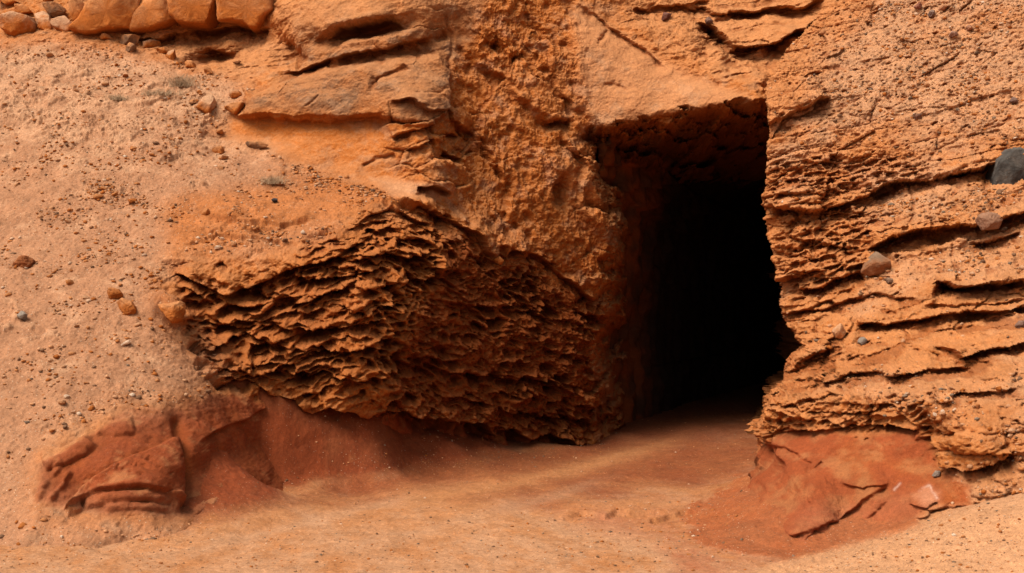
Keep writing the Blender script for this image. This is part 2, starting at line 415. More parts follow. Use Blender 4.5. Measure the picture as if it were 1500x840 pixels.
# bedding: gently tilted, beds overhang their lower edge
tilt = np.where(U < 640, .14, -.10)
q = Z - .10 * X + .16 * wu + .04 * wv
bed = q * 3.2 + .5 * fbm(X * .7, Y * .7, Z * .7, 2)
fr = bed - np.floor(bed)
nb = perlin(np.floor(bed) * 3.17, X * .6, np.full_like(X, 2.3))
saw = (1 - fr) ** 1.3 - .5
A.h += .05 * np.clip(.2 + 1.6 * fbm(X * .8, Y * .8, Z * 1.5 + 11, 3), 0, 1.3) * saw * rock * (1 - soft) * (1 - r_chisel) * (.4 + .8 * np.clip(.5 + nb, 0, 1)) * (1 - r_honey)

# --- honeycomb weathering
def honey(sh, reg, a, b, c, fa, fb, dep, shelf=.6, thr=.34, wa=.0):
    m = reg > .02
    F1, F2, bo, idn = worley(a[m] * fa, b[m] * fb, c[m] * fa)
    wall = 1 - sstep(0, thr * np.clip(1 + 1.2 * fbm(a[m] * 1.3 + 2, b[m] * 1.3, c[m] * 1.3, 2), .4, 1.8), F2 - F1)
    pit = (1 - wall) * (.55 + .45 * idn) * np.clip(1 + shelf * 1.6 * bo, .15, 1.7)
    sh.h[m] -= dep * pit * reg[m]
    if getattr(sh, 'pit', None) is None: sh.pit = np.zeros(sh.X.shape, f32)
    sh.pit[m] = np.maximum(sh.pit[m], pit * reg[m])
wx = X + .22 * fbm(X * 1.8, Y * 1.8, Z * 1.8, 4, .6); wz = Z + .15 * fbm(X * 1.6 + 9, Y * 1.6, Z * 1.6 + 4, 5, .6)
bl = wz - .16 * wx + .05 * fbm(X * 1.1, Y * 1.1, Z * 1.1 + 3, 2) * 2         # across the beds, left face
solid = sstep(.06, .26, fbm(X * 1.25 + 17, Y * .8, Z * 1.9 + 3, 4, .55))
pock = sstep(.0, .2, fbm(X * 1.0 + 29, Y * .8, Z * 1.2 + 13, 3, .55))
hv = (1 - .85 * solid) * np.clip(.75 + 2.4 * fbm(X * 1.1, Y, Z * 1.8 + 4, 3), .08, 1.6)
honey(A, r_left * hv, wx, bl, Y, 1.35, 4.0, .34, .8, .40)
honey(A, r_left * np.clip(1.5 - hv, .2, 1.2), wx + 3, bl, Y, 3.4, 8.6, .17, .7, .40)
honey(A, r_honey * pock * .9, wx + 2, wz + .1 * X, Y, 3.4, 4.8, .24, .5, .22)
honey(A, r_left * hv, wx + 7, bl, Y, 7.5, 15.0, .06, .6, .45)
bj = wz + .16 * wx - .05 * np.sin(X * 2.2) * 1.0
honey(A, r_jamb * hv, wx + .6 * Y, bj, Y * .2, 2.0, 5.0, .20, .75, .42)
honey(A, r_jamb, wx + .6 * Y + 5, bj, Y * .2, 6.0, 13.0, .07, .6, .45)
# thin shelves that run along the beds of the ledge
def shelves(reg, b, f_, amp, seed):
    s = b * f_ + 1.5 * fbm(X * 1.1 + seed, Y * 1.1, Z * 1.1, 4, .55)
    fr = s - np.floor(s)
    am = np.clip(.30 + 1.7 * perlin(np.floor(s) * 2.7 + seed, X * 1.9, Y * .5), 0, 1.3) * (1 - .5 * solid)
    A.h += (amp * am * (sstep(0, .12, fr) * (1 - fr) ** 1.2 - .25) * reg).astype(f32)
shelves(r_left, bl, 1.9, .34, 1.0); shelves(r_left, bl, 4.4, .20, 5.0)
shelves(r_jamb, bj, 3.4, .20, 2.0); shelves(r_jamb, bj, 8.5, .10, 8.0)
A.h += .03 * fbm(X * 14, Y * 14, Z * 16, 3, .6) * r_honey

# --- pick-marked wall beside the mouth
ch = fbm(X * 5.5 + .5 * wu, Y * 2.5, Z * 1.7, 5, .6, ridge=True)
A.h += (.11 * ch + .08 * fbm(X * 9, Y * 6, Z * 5, 4, .6)) * r_chisel * np.clip(.7 + 1.6 * fbm(X * 1.2 + 50, Y, Z * 1.0, 3), .1, 1.4)
m = r_chisel > .02
F1, F2, bo, idn = worley(X[m] * 5, Z[m] * 3.2, Y[m] * 3)
A.h[m] -= .10 * r_chisel[m] * np.clip(idn * 1.6 - .5, 0, 1) * (1 - sstep(.15, .5, F1)) * np.clip(1 + bo, .2, 1.6)

# --- authored ledges and cracks (traced features, photo pixels -> rock)
Lg = A.ledge
Lg([(252, 400), (290, 418), (325, 430), (365, 420), (400, 405), (445, 388), (500, 370), (545, 345)], .16, .28, 26, 16)
Lg([(285, 452), (330, 476), (375, 476), (415, 462), (450, 440), (500, 425), (545, 400)], .10, .22, 18, 14)
Lg([(296, 524), (325, 502), (370, 490), (400, 476), (470, 490), (545, 476), (600, 455)], .10, .2, 16, 14)
Lg([(320, 548), (352, 556), (400, 540), (450, 520), (540, 516), (590, 505)], .10, .2, 16, 14)
Lg([(296, 538), (330, 560), (352, 566), (372, 560), (398, 583), (430, 588), (455, 604), (480, 596)], .05, .12, 24, 20, .15)
Lg([(430, 590), (455, 604), (480, 596), (512, 604), (540, 614), (560, 604), (590, 599), (612, 612), (650, 610)], .10, .30, 30, 28, .2)
Lg([(590, 601), (612, 612), (650, 610), (668, 624), (700, 618), (722, 636), (750, 629), (776, 645), (810, 634), (840, 652), (872, 646)], .14, .42, 36, 34, .10)
Lg([(505, 380), (522, 400), (520, 440), (500, 470)], .10, .14, 14, 12); Lg([(448, 500), (482, 522), (540, 512), (580, 520)], .14, .22, 16, 14)
Lg([(400, 535), (440, 552), (470, 548), (520, 560), (575, 552)], .14, .22, 16, 14); Lg([(420, 404), (470, 412), (520, 404), (560, 395)], .12, .2, 16, 14)
Lg([(300, 470), (340, 482), (400, 500), (440, 492)], .12, .2, 16, 14)
Lg([(500, 345), (530, 322), (575, 305), (610, 322), (650, 330)], .12, .22, 18, 18)
Lg([(510, 380), (560, 372), (610, 378), (650, 362)], .14, .24, 14, 16)
Lg([(560, 420), (600, 415), (640, 405), (665, 390)], .14, .2, 14, 16)
Lg([(575, 288), (615, 302), (655, 322), (700, 345), (722, 372), (740, 388)], .16, .26, 22, 18)
Lg([(736, 384), (748, 366), (790, 376), (822, 402), (850, 425), (878, 448)], .12, .2, 16, 12)
Lg([(640, 440), (700, 452), (760, 450), (820, 468), (870, 480)], .08, .12, 14, 12)
Lg([(590, 520), (660, 545), (720, 552), (800, 560), (870, 590)], .10, .16, 16, 14)
Lg([(640, 575), (700, 590), (760, 606), (820, 612), (860, 618)], .08, .2, 14, 14)
# upper cliff
A.blob(538, 50, 62, 15, -.75, -12, 3.0, .8)
Lg([(478, 62), (500, 45), (540, 34), (575, 33), (598, 42)], .12, .2, 18, 14)
A.blob(418, 78, 18, 26, -.5, 10)
A.blob(310, 86, 38, 11, -.7, -8, 3.0, .7)
Lg([(196, 56), (240, 60), (300, 42), (350, 40), (402, 44)], .1, .35, 20, 22)
Lg([(404, 112), (450, 94), (500, 84), (570, 72), (645, 54)], .10, .34, 30, 20)
A.crack([(355, 171), (420, 172), (500, 173), (575, 168)], .05, 2)
A.crack([(452, 160), (462, 150), (470, 140)], .05, 2)
A.crack([(552, 122), (570, 112), (600, 96)], .10, 3); A.blob(552, 122, 6, 9, -.15)
A.crack([(655, 20), (660, 70), (662, 110), (655, 150), (640, 170)], .06, 3.0)
A.blob(647, 55, 9, 8, -.25); A.blob(728, 70, 10, 9, -.35); A.blob(757, 88, 8, 7, -.2)
Lg([(575, 148), (600, 146), (625, 166), (640, 158), (656, 150)], .12, .14, 12, 12)
Lg([(580, 203), (600, 193), (625, 189), (640, 183)], .10, .16, 14, 10)
Lg([(590, 220), (612, 215), (636, 206)], .05, .22, 12, 14)
Lg([(645, 215), (658, 196), (676, 205)], .08, .15, 12, 12)
Lg([(650, 222), (665, 232), (678, 240)], .08, .15, 12, 10)
A.crack([(534, 244), (552, 230), (580, 224)], .08, 2.5)
Lg([(606, 278), (632, 272), (655, 280)], .10, .30, 12, 14)
A.blob(815, 185, 16, 8, -.35, 0, 3, .6); A.blob(822, 285, 12, 22, -.35, 0, 3); A.blob(690, 195, 8, 14, -.2)
A.blob(742, 276, 6, 22, -.16)
# slab and gully above the mouth
Lg([(836, 0), (850, 14), (872, 26), (900, 44), (940, 70), (978, 102)], .02, .16, 12, 14)
A.crack([(870, 66), (885, 56), (896, 47)], .09, 3.5)
A.crack([(880, 124), (900, 122), (922, 134)], .05, 3)
Lg([(1018, 32), (1045, 42), (1066, 56), (1086, 68), (1098, 73), (1130, 65), (1165, 50), (1195, 34), (1215, 16), (1240, -4)], .16, .75, 20, 40)
Lg([(925, 12), (960, 14), (1000, 10), (1040, 0)], .06, .3, 12, 14)
Lg([(1000, 8), (1055, 20), (1110, 18), (1160, 12), (1215, -4)], .14, .35, 18, 24)
Lg([(868, 188), (900, 186), (960, 180), (1000, 165), (1060, 155), (1116, 152)], .06, 0, 16, 8, .02)
A.blob(1085, 95, 12, 14, -.2)
Lg([(1060, 112), (1090, 108), (1122, 104)], .06, .12, 10, 10)
# red clay outcrop at the foot of the scree
_keep = A.Uw, A.Vw; A.Uw, A.Vw = A.U + 5 * wu, A.V + 5 * wv
blk = A.mask([(98, 748), (122, 718), (160, 692), (205, 668), (262, 640), (268, 690), (271, 740), (240, 722), (200, 716), (160, 722), (128, 734)], 3)
A.h += .20 * blk
for pts, am, w in (([(120, 742), (160, 731), (210, 726), (250, 731), (272, 744)], .13, 8), ([(150, 746), (190, 741), (240, 742), (268, 748)], .06, 6), ([(96, 752), (108, 748), (122, 742)], .12, 8),
                   ([(280, 748), (305, 738), (320, 722), (322, 704)], .10, 9), ([(300, 745), (328, 735), (340, 716), (336, 700)], .09, 9), ([(322, 742), (348, 732), (358, 716), (352, 702)], .08, 9), ([(62, 677), (95, 668), (120, 656), (134, 644)], .17, 15), ([(140, 628), (165, 630), (198, 622)], .08, 12)):
    A.ridge(pts, am, w)
A.crack([(258, 606), (264, 650), (270, 700), (272, 752)], .16, 8)
Lg([(290, 648), (300, 640), (330, 626), (362, 612), (398, 594)], .09, .03, 40, 8)
for (a_, b_) in ((66, 712), (84, 690), (92, 712), (62, 726), (80, 728), (98, 700)): A.blob(a_, b_, 9, 5, .08, -50, 4)
A.Uw, A.Vw = _keep
for i in range(26):
    rr = random.Random(i * 7 + 1); A.blob(rr.uniform(175, 262), rr.uniform(674, 700), rr.uniform(1.5, 3), rr.uniform(1.2, 2.2), -rr.uniform(.02, .05))
# boulder-like lumps in the ledge
A.blob(252, 458, 32, 15, .42, 10, 4); A.blob(762, 576, 15, 13, .22, 0, 4); A.blob(712, 604, 14, 12, .2, 0, 4)
A.blob(640, 388, 16, 13, .2, 0, 4); A.blob(328, 393, 7, 5, -.2, 0, 3, .5); A.blob(566, 425, 10, 5, -.2, 0, 3, .5); A.blob(443, 554, 8, 8, -.25, 0, 3)
# scree relief
sc_n = fbm(X * 1.4, Y * 1.4, Z * 1.4, 5, .6)
A.h += (.12 * sc_n + .030 * np.maximum(0, fbm(X * 6, Y * 6, Z * 6, 5, .68) - .12) * 4 * np.clip(.15 + 1.8 * wv + sstep(380, 150, V) * .75, .05, 1.6)) * r_scree
crust = sstep(-.05, .25, fbm(X * .8, Y * .8, Z * .8 + 20, 4, .6) + .35 * sstep(330, 130, V) - .12)
A.h += .012 * fbm(X * 22, Y * 22, Z * 22, 3, .65) * r_scree
cr = fbm(X * 3.2 + 30, Y * 2.2, Z * 4.5, 5, .62)
A.h += r_scree * crust * (.10 * np.maximum(0, cr) + .05 * sstep(.05, .12, cr) * (.5 + wu))
Lg([(300, 320), (345, 322), (420, 345)], .05, .07, 12, 8)
Lg([(270, 352), (330, 344), (380, 352), (420, 358)], .05, .07, 12, 8)
Lg([(330, 322), (370, 326), (410, 336), (432, 322), (462, 324)], .05, .07, 12, 8)
Lg([(285, 345), (330, 332), (392, 340), (418, 352)], .04, .07, 12, 8)
A.h += .012 * fbm(X * 26, Y * 26, Z * 26, 3, .65) * rock * (1 - .8 * r_clay)

# --- displace along the base normal
def normals(S):
    dyz = np.gradient(S.Y, axis=0) / np.gradient(S.Z, axis=0)
    dyx = np.gradient(S.Y, axis=1) / np.gradient(S.X, axis=1)
    dyz = blur_axis(blur_axis(dyz, 10, 0), 10, 1); dyx = blur_axis(blur_axis(dyx, 10, 0), 10, 1)
    n = np.stack([dyx, -np.ones_like(dyx), dyz], -1)
    return n / np.linalg.norm(n, axis=-1, keepdims=True)
nA = normals(A)
hz_ = np.stack([nA[..., 0] * .5, -np.ones_like(A.X), np.full_like(A.X, -.12)], -1)
kk = np.clip(rock * (1 - .5 * r_clay), 0, 1)[..., None]
nA = hz_ * kk + nA * (1 - kk)
rg2 = fbm(X * 2.4 + 9, Z * 2.4, X * 0 + 2.2, 5, .62); rg3 = fbm(X * 2.4 + 31, Z * 3.4, X * 0 + 7.2, 5, .62)
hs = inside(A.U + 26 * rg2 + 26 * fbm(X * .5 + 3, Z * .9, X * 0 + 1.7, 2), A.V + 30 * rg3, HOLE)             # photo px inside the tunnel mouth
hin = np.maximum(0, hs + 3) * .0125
beds_in = (A.Z + .1 * A.X) * 3.0 + .4 * wu
lj = sstep(215, 260, A.V) * sstep(960, 920, A.U)
hole_push = ((3.4 - 1.5 * lj) * hin + (2.6 - .6 * lj) * hin ** 2) * (1 + .45 * (1 - (beds_in - np.floor(beds_in))) * sstep(4.0, 5.0, A.Z)) * (1 + .9 * fbm(X * 1.5, Z * 1.5, X * 0 + 4, 4, .6))
co = np.stack([A.X, A.Y, A.Z], -1) + nA * A.h[..., None]
co[..., 1] += hole_push
co, h2 = refine(co, [(4.5, 5, .6, .06 * rock * (1 - .85 * soft) * (1 - .4 * r_honey)), (11, 4, .6, .028 * (1 - .7 * soft) * (1 - .7 * r_scree)), (30, 3, .65, .013 - .002 * r_scree - .006 * soft)])
A.h = A.h + h2.astype(f32)
A.co = co

# --- colour
def slope_up(co):
    a = np.gradient(co, axis=0); b = np.gradient(co, axis=1)
    n = np.cross(b, a); n /= np.linalg.norm(n, axis=-1, keepdims=True) + 1e-9
    return n[..., 2].astype(f32), -n[..., 1].astype(f32)
up, fw = slope_up(co)
big = fbm(X * .55 + 8, Y * .55, Z * .6, 4); med = fbm(X * 2.4 + 1, Y * 2.4, Z * 2.4 + 5, 5, .6); fin = fbm(X * 8, Y * 8, Z * 8, 4, .65)
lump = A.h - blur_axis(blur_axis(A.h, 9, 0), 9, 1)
cA = np.broadcast_to(ORANGE, X.shape + (3,)).copy()
cA = mix(cA, DUST, sstep(-.1, .5, big + .5 * med) * .55)
cA = mix(cA, BROWN, sstep(.05, .45, med - .4 * big) * .45 * (1 - r_honey))
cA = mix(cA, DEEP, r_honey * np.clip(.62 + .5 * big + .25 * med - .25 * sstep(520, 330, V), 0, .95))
cA = mix(cA, DEEP * .72, r_jamb * np.clip(.9 + .4 * med, 0, 1))  # deep orange jamb, darkened further with its shade painted in
cA = mix(cA, DEEP, r_chisel * np.clip(.10 + .6 * sstep(.0, .4, med) + .3 * sstep(180, 380, V), 0, .7))
cA = mix(cA, BROWN, r_patina * np.clip(.75 + .9 * med, 0, 1) * .9)
cA = mix(cA, ORANGE * 1.08, r_smooth * .85)
cA = mix(cA, PALE * .95, A.mask([(545, 262), (600, 268), (655, 272), (640, 292), (575, 286)], 10) * .9)
cA = mix(cA, DUST * .5 + PALE * .5, r_slab * .6)
cA = mix(cA, PALE * .85, rock * (1 - r_honey) * (1 - r_clay) * sstep(.05, .45, med + .5 * fin + .25 * big) * .45)
cA = mix(cA, DUST, np.clip(A.mask([(390, -60), (700, -60), (640, 30), (520, 30), (420, 60)], 30) + A.mask([(850, -60), (1260, -60), (1230, 40), (1110, 120), (960, 80)], 24), 0, 1) * .7)
cA = mix(cA, DUST * .95, A.mask([(195, 40), (400, 40), (420, 80), (360, 110), (250, 90)], 12) * .7)
cA = mix(cA, ORANGE * .9 + DEEP * .1, A.mask([(250, 370), (380, 352), (500, 330), (560, 312), (480, 385), (330, 428)], 10) * .75)
cA = mix(cA, RED, r_clay * np.clip(.95 + .3 * med, 0, 1))
cA = mix(cA, DUST * .9, r_clay * sstep(.25, .7, up) * sstep(.05, .35, med + .4 * fin) * .5)
# dust on up-facing rock, red patina and painted crevice shade in hollows
cA = mix(cA, DUST * 1.05, rock * (1 - .75 * r_jamb) * (1 - .45 * r_honey) * (1 - r_clay) * sstep(.35, .8, up) * .55)
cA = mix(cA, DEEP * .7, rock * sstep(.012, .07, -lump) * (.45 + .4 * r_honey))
cS = np.broadcast_to(SAND, X.shape + (3,)).copy()
cS = mix(cS, PALE, sstep(.0, .5, med + .3 * fin + .35 * sstep(300, 150, V) * 1.0) * .6)
cS = mix(cS, PALE * 1.02, crust * sstep(0, .2, cr) * .55)
cS = mix(cS, ORANGE, A.mask([(230, 300), (480, 250), (640, 300), (500, 330), (360, 360), (250, 380)], 24) * .7)
cS = mix(cS, SAND * .78, sstep(.1, .5, -med + .3 * fin) * .5)
cS = mix(cS, ORANGE * .8, sstep(.012, .04, lump) * sstep(-.1, .3, fin) * .35)
cA = mix(cA, np.array([.10, .030, .009], f32), (sstep(.02, .35, hin) * (1 - .65 * lj)).astype(f32) * .8)  # lip painted darker inward for the shade under the brow
cA = mix(cA, ORANGE * .85, r_left * np.clip(.35 + .6 * med, 0, .8))
cA = mix(cA, DEEP * .6, r_left * sstep(.012, .06, -lump) * .7)  # redder pits of the ledge, with crevice shade painted in
cA = mix(cA, cS, np.clip(blur_axis(blur_axis(r_scree, 14, 0), 14, 1) + .35 * med * (r_scree * (1 - r_scree) * 4), 0, 1))
spk = np.clip(.25 + .9 * r_scree - .2 * r_honey - .2 * r_smooth, .05, 1)

nz, nx = X.shape
qd = grid_quads(nz, nx)
drop = ((hin > .95) | (A.Z < -.3)).ravel()
qd = qd[~drop[qd].any(1)]
fs = r_scree.ravel()[qd].mean(1); fh = r_honey.ravel()[qd].mean(1); fc = r_clay.ravel()[qd].mean(1)
lab = np.zeros(len(qd), int); lab[fh > .5] = 1; lab[fc > .5] = 2; lab[fs > .5] = 3
cof, cf, sf = co.reshape(-1, 3), cA.reshape(-1, 3), spk.ravel()
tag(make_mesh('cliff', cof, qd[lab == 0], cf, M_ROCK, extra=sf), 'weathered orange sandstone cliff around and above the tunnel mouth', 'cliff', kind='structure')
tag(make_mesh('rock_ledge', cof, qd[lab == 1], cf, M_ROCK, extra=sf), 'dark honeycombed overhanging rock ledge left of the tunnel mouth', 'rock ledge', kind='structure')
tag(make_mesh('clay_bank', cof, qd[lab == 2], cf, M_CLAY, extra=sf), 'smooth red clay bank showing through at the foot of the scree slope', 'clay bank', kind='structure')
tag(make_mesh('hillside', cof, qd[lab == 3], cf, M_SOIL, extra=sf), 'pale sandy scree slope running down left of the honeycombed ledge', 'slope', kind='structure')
A.Uf, A.Vf = UV(co[..., 0], co[..., 1], co[..., 2])
r_screeA = r_scree
# ================================================================== the layered outcrop on the right
def right_controls():
    rows = {
        -160: [(1180, 27), (1300, 26), (1500, 24.5), (1800, 23)],
        0: [(1180, 25.0), (1240, 24.2), (1350, 22.8), (1500, 21.2), (1800, 20)],
        60: [(1150, 23.6), (1220, 23.0), (1350, 21.6), (1500, 20.2), (1800, 19)],
        120: [(1110, 21.8), (1150, 21.5), (1250, 21.2), (1380, 20.2), (1500, 19.2), (1800, 18)],
        180: [(1114, 20.6), (1150, 20.4), (1250, 20.0), (1380, 19.2), (1500, 18.3), (1800, 17)],
        250: [(1112, 20.0), (1150, 19.6), (1250, 19.2), (1380, 18.3), (1500, 17.4), (1800, 16)],
        310: [(1108, 19.6), (1150, 18.8), (1250, 18.3), (1380, 17.5), (1500, 16.6), (1800, 15.5)],
        370: [(1118, 19.2), (1155, 18.2), (1250, 17.5), (1380, 16.6), (1500, 15.8), (1800, 14.8)],
        430: [(1130, 18.7), (1170, 17.7), (1250, 16.9), (1380, 15.7), (1500, 15.0), (1800, 14)],
    }
    low = {
        490: [(1137, 19.6), (1180, 18.8), (1250, 18.0), (1380, 17.0), (1500, 16.3), (1800, 15.5)],
        540: [(1130, 18.6), (1180, 17.8), (1260, 16.8), (1380, 16.0), (1500, 15.4), (1800, 14.7)],
        580: [(1108, 17.4), (1160, 16.8), (1250, 15.9), (1350, 15.2), (1400, 14.9), (1500, 14.5), (1800, 14)],
        630: [(1106, 17.4), (1160, 16.8), (1250, 15.9), (1350, 15.2), (1400, 14.6), (1490, 14.2), (1800, 13.7)],
        665: [(1115, 17.2), (1155, 16.4), (1245, 15.7), (1345, 15.1), (1400, 14.5), (1480, 14.1), (1800, 13.5)],
        700: [(1118, 16.7), (1150, 16.0), (1240, 15.5), (1335, 14.9), (1400, 14.4), (1480, 14.0), (1800, 13.4)],
        745: [(1110, 15.8), (1150, 15.3), (1230, 15.15), (1330, 14.55), (1400, 14.2), (1480, 13.8), (1800, 13.2)],
        790: [(1090, 14.95), (1150, 14.6), (1200, 14.8), (1330, 14.3), (1400, 14.0), (1480, 13.6)],
        840: [(1090, 14.8), (1150, 14.5), (1200, 14.6), (1330, 14.2), (1400, 13.9), (1480, 13.5)],
    }
    out = []
    for v, r in rows.items():
        for u, d in r:
            x, y, z = P(u, v, DD(d)); out.append((x, z, y))
    for v, r in low.items():
        for u, d in r:
            x, y, z = P(u, v, d); out.append((x, z, y))
    return out
B = Sheet()
xb = np.concatenate([np.arange(1.15, 8.3, .0092 * RES), np.linspace(8.3, 12, 90)])
zb = np.concatenate([np.arange(-.3, 7.6, .0092 * RES), np.linspace(7.6, 11.4, 110)])
B.X, B.Z = np.meshgrid(xb, zb)
cb = right_controls()
B.Y = coarse(lambda x, z: rbf(cb, x, z), B.X, B.Z)
B.Y = blur_axis(blur_axis(B.Y, 6, 0), 6, 1)
# silhouette of the outcrop against the dark mouth, as x for a height
SIL = [(1250, -40, 25), (1215, 0, 24.6), (1170, 45, 23.6), (1135, 85, 22.6), (1116, 125, 21.6), (1112, 150, 21), (1116, 200, 20.4), (1112, 260, 19.9), (1107, 310, 19.6), (1110, 345, 19.3), (1119, 372, 19.1), (1124, 410, 18.9), (1131, 450, 18.6), (1138, 505, 18.1), (1136, 535, 18.6), (1128, 555, 18), (1109, 574, 17.5), (1106, 600, 17.4), (1108, 640, 17.4), (1116, 668, 17.2), (1114, 690, 16.9), (1110, 720, 16.3), (1100, 750, 15.7), (1085, 785, 15), (1060, 800, 14.6)]
sil = sorted([(lambda q: (q[2], q[0]))(P(s[0], s[1], s[2] if s[1] > 530 else DD(s[2]))) for s in SIL])
xe = np.interp(B.Z[:, 0], [s[0] for s in sil], [s[1] for s in sil])
X, Z = B.X.astype(f32), B.Z.astype(f32)
curl = np.maximum(0, (xe[:, None] + .10 - B.X + .09 * fbm(X * 0 + 3, Z * 1.6, Z * 0 + 1, 3, .5) + .02 * fbm(X * 0 + 3, Z * 14, Z * 0 + 1, 3, .6)))
B.Y0 = B.Y.copy()
B.Yc = 4 * curl + 12 * curl ** 2
KX = .34 - .145 * (1 - sstep(.7, 1.2, B.Z))
Y = (B.Y + B.Yc).astype(f32); X = (B.X + curl + KX * B.Yc).astype(f32)
B.U, B.V = [a.astype(f32) for a in UV(B.X + curl + KX * B.Yc, B.Y + B.Yc, B.Z)]
wu = fbm(X * 1.7, Y * 1.7, Z * 1.7 + 50, 5, .5); wv = fbm(X * 1.7 + 40, Y * 1.7, Z * 1.7 + 9, 5, .55)
B.Uw = B.U + 18 * wu; B.Vw = B.V + 14 * wv
B.vary = np.clip(.5 + fbm(X * 2.2 + 5, Y * 2.2, Z * 2.2, 3), 0, 1)
B.rag = fbm(X * 1.9 + 3, Y * 1.9, Z * 2.6, 5, .62)
B.h = np.zeros(X.shape, f32)
U, V = B.U, B.V
r_clay = B.mask([(900, 900), (1040, 720), (1104, 660), (1150, 628), (1260, 634), (1352, 628), (1372, 690), (1420, 712), (1420, 745), (1372, 745), (1330, 772), (1180, 820), (1100, 900)], 9)
r_mouth = B.mask([(1040, 320), (1120, 320), (1128, 345), (1118, 370), (1140, 420), (1160, 470), (1172, 540), (1130, 560), (1060, 560)], 6)
r_tafoni = np.clip(B.mask([(1090, 235), (1200, 225), (1330, 232), (1380, 262), (1260, 290), (1160, 300), (1090, 300)], 16) + B.mask([(1140, 325), (1230, 300), (1320, 305), (1270, 360), (1240, 430), (1170, 440), (1140, 400)], 14)
                 + .8 * B.mask([(1130, 545), (1160, 490), (1240, 500), (1300, 545), (1220, 580), (1130, 580)], 14) + .8 * B.mask([(1095, 575), (1200, 578), (1350, 590), (1400, 640), (1340, 632), (1250, 630), (1110, 640)], 10), 0, 1)
r_scree = np.clip(B.mask([(1290, 395), (1420, 350), (1560, 320), (1560, 420), (1380, 400), (1260, 470), (1230, 455)], 14) + B.mask([(1200, 556), (1330, 540), (1440, 560), (1560, 540), (1560, 640), (1440, 650), (1370, 620), (1260, 590)], 14)
                + .8 * B.mask([(1300, -60), (1700, -60), (1600, 210), (1350, 190), (1200, 130), (1260, 40)], 30) + B.mask([(1380, 690), (1480, 668), (1700, 620), (1700, 800), (1340, 790), (1372, 745), (1420, 740)], 10) + .9 * B.mask([(1300, 290), (1440, 268), (1560, 262), (1560, 310), (1430, 320), (1340, 330), (1260, 330)], 12), 0, 1)
rock = 1 - r_clay
B.h += .10 * fbm(X * 1.0, Y * 1.0, Z * 1.2, 4) * rock
B.h += .075 * fbm(X * 2.8, Y * 2.8, Z * 4.2, 5, .6) * rock * (1 - .3 * r_scree)
B.h += (.16 * fbm(X * 1.3, Y * 1.3, Z * .9, 3, .5) + .06 * fbm(X * 3, Y * 3, Z * 2, 5, .55) + .03 * fbm(X * 3.5, Y * 3.5, Z * 3, 4, .5, ridge=True)) * r_clay
# beds rising to the right, each with a sharp lower lip
def beds(f_, amp, seed, reg):
    s = (Z - .20 * X + .10 * wu + .05 * wv) * f_ + .6 * fbm(X * .5 + seed, Y * .5, Z * .5, 2)
    fr = s - np.floor(s)
    am = np.clip(.3 + 1.5 * perlin(np.floor(s) * 3.7 + seed, X * .9, Z * .0 + .5), 0, 1.3)
    B.h[:] += (amp * am * (sstep(0, .10, fr) * (1 - fr) ** .9 - .3) * reg).astype(f32)
bv = rock * (1 - .6 * r_scree) * np.clip(.75 + 1.4 * fbm(X * .7, Y * .7, Z * 1.4 + 2, 3), .2, 1.4)
bu = 1 - .75 * sstep(330, 200, V) * (1 - r_tafoni)
beds(2.0, .26, 1, bv * (.4 + .6 * bu)); beds(5.0, .13, 4, bv * bu); beds(13, .04, 9, bv * bu)
wx = X + .08 * fbm(X * 3, Y * 3, Z * 3, 3); wz = Z - .2 * X + .06 * fbm(X * 3 + 9, Y * 3, Z * 3 + 4, 4)
ht = r_tafoni * rock
honey(B, ht, wx, wz, Y, 4.2, 8.2, .15, .5, .36); honey(B, ht, wx + 3, wz, Y, 9.5, 16, .055, .5, .4)
m = rock > .02
ww = .2 * fbm(X[m] * 2, Y[m] * 2, Z[m] * 2, 3)
F1, F2, bo, idn = worley(X[m] * 1.3 + ww, (Z[m] - .2 * X[m]) * 3.4 + ww, Y[m] * .7)
B.h[m] += (rock * (1 - .6 * r_scree))[m] * (.26 * (idn - .5) - .04 * (1 - sstep(0, .1, F2 - F1)) + .14 * bo)
# scattered small holes
m = (rock * (1 - .5 * r_scree)) > .1
F1, F2, bo, idn = worley(wx[m] * 6.5, wz[m] * 10, Y[m] * 6)
pk = (1 - sstep(.12, .38, F1)) * np.clip(idn * 2.4 - 1.3 + .8 * wu[m], 0, 1)
B.h[m] -= .10 * pk
F1, F2, bo, idn = worley(wx[m] * 13 + 5, wz[m] * 19, Y[m] * 12)
pk2 = (1 - sstep(.15, .42, F1)) * np.clip(idn * 2.4 - 1.2 + 1.0 * wv[m], 0, 1)
B.h[m] -= .05 * pk2
B.pit[m] = np.maximum(B.pit[m], np.maximum(pk, pk2) * .9)
B.h += .02 * fbm(X * 16, Y * 16, Z * 18, 4, .65) * rock
lum = fbm(X * 4.5 + 11, Y * 4.5, Z * 7, 5, .68)
B.h += .07 * np.maximum(0, lum - .02) * (1 - bu) * 1.6 + .03 * fbm(X * 9, Y * 9, Z * 15, 4, .7) * (1 - bu)
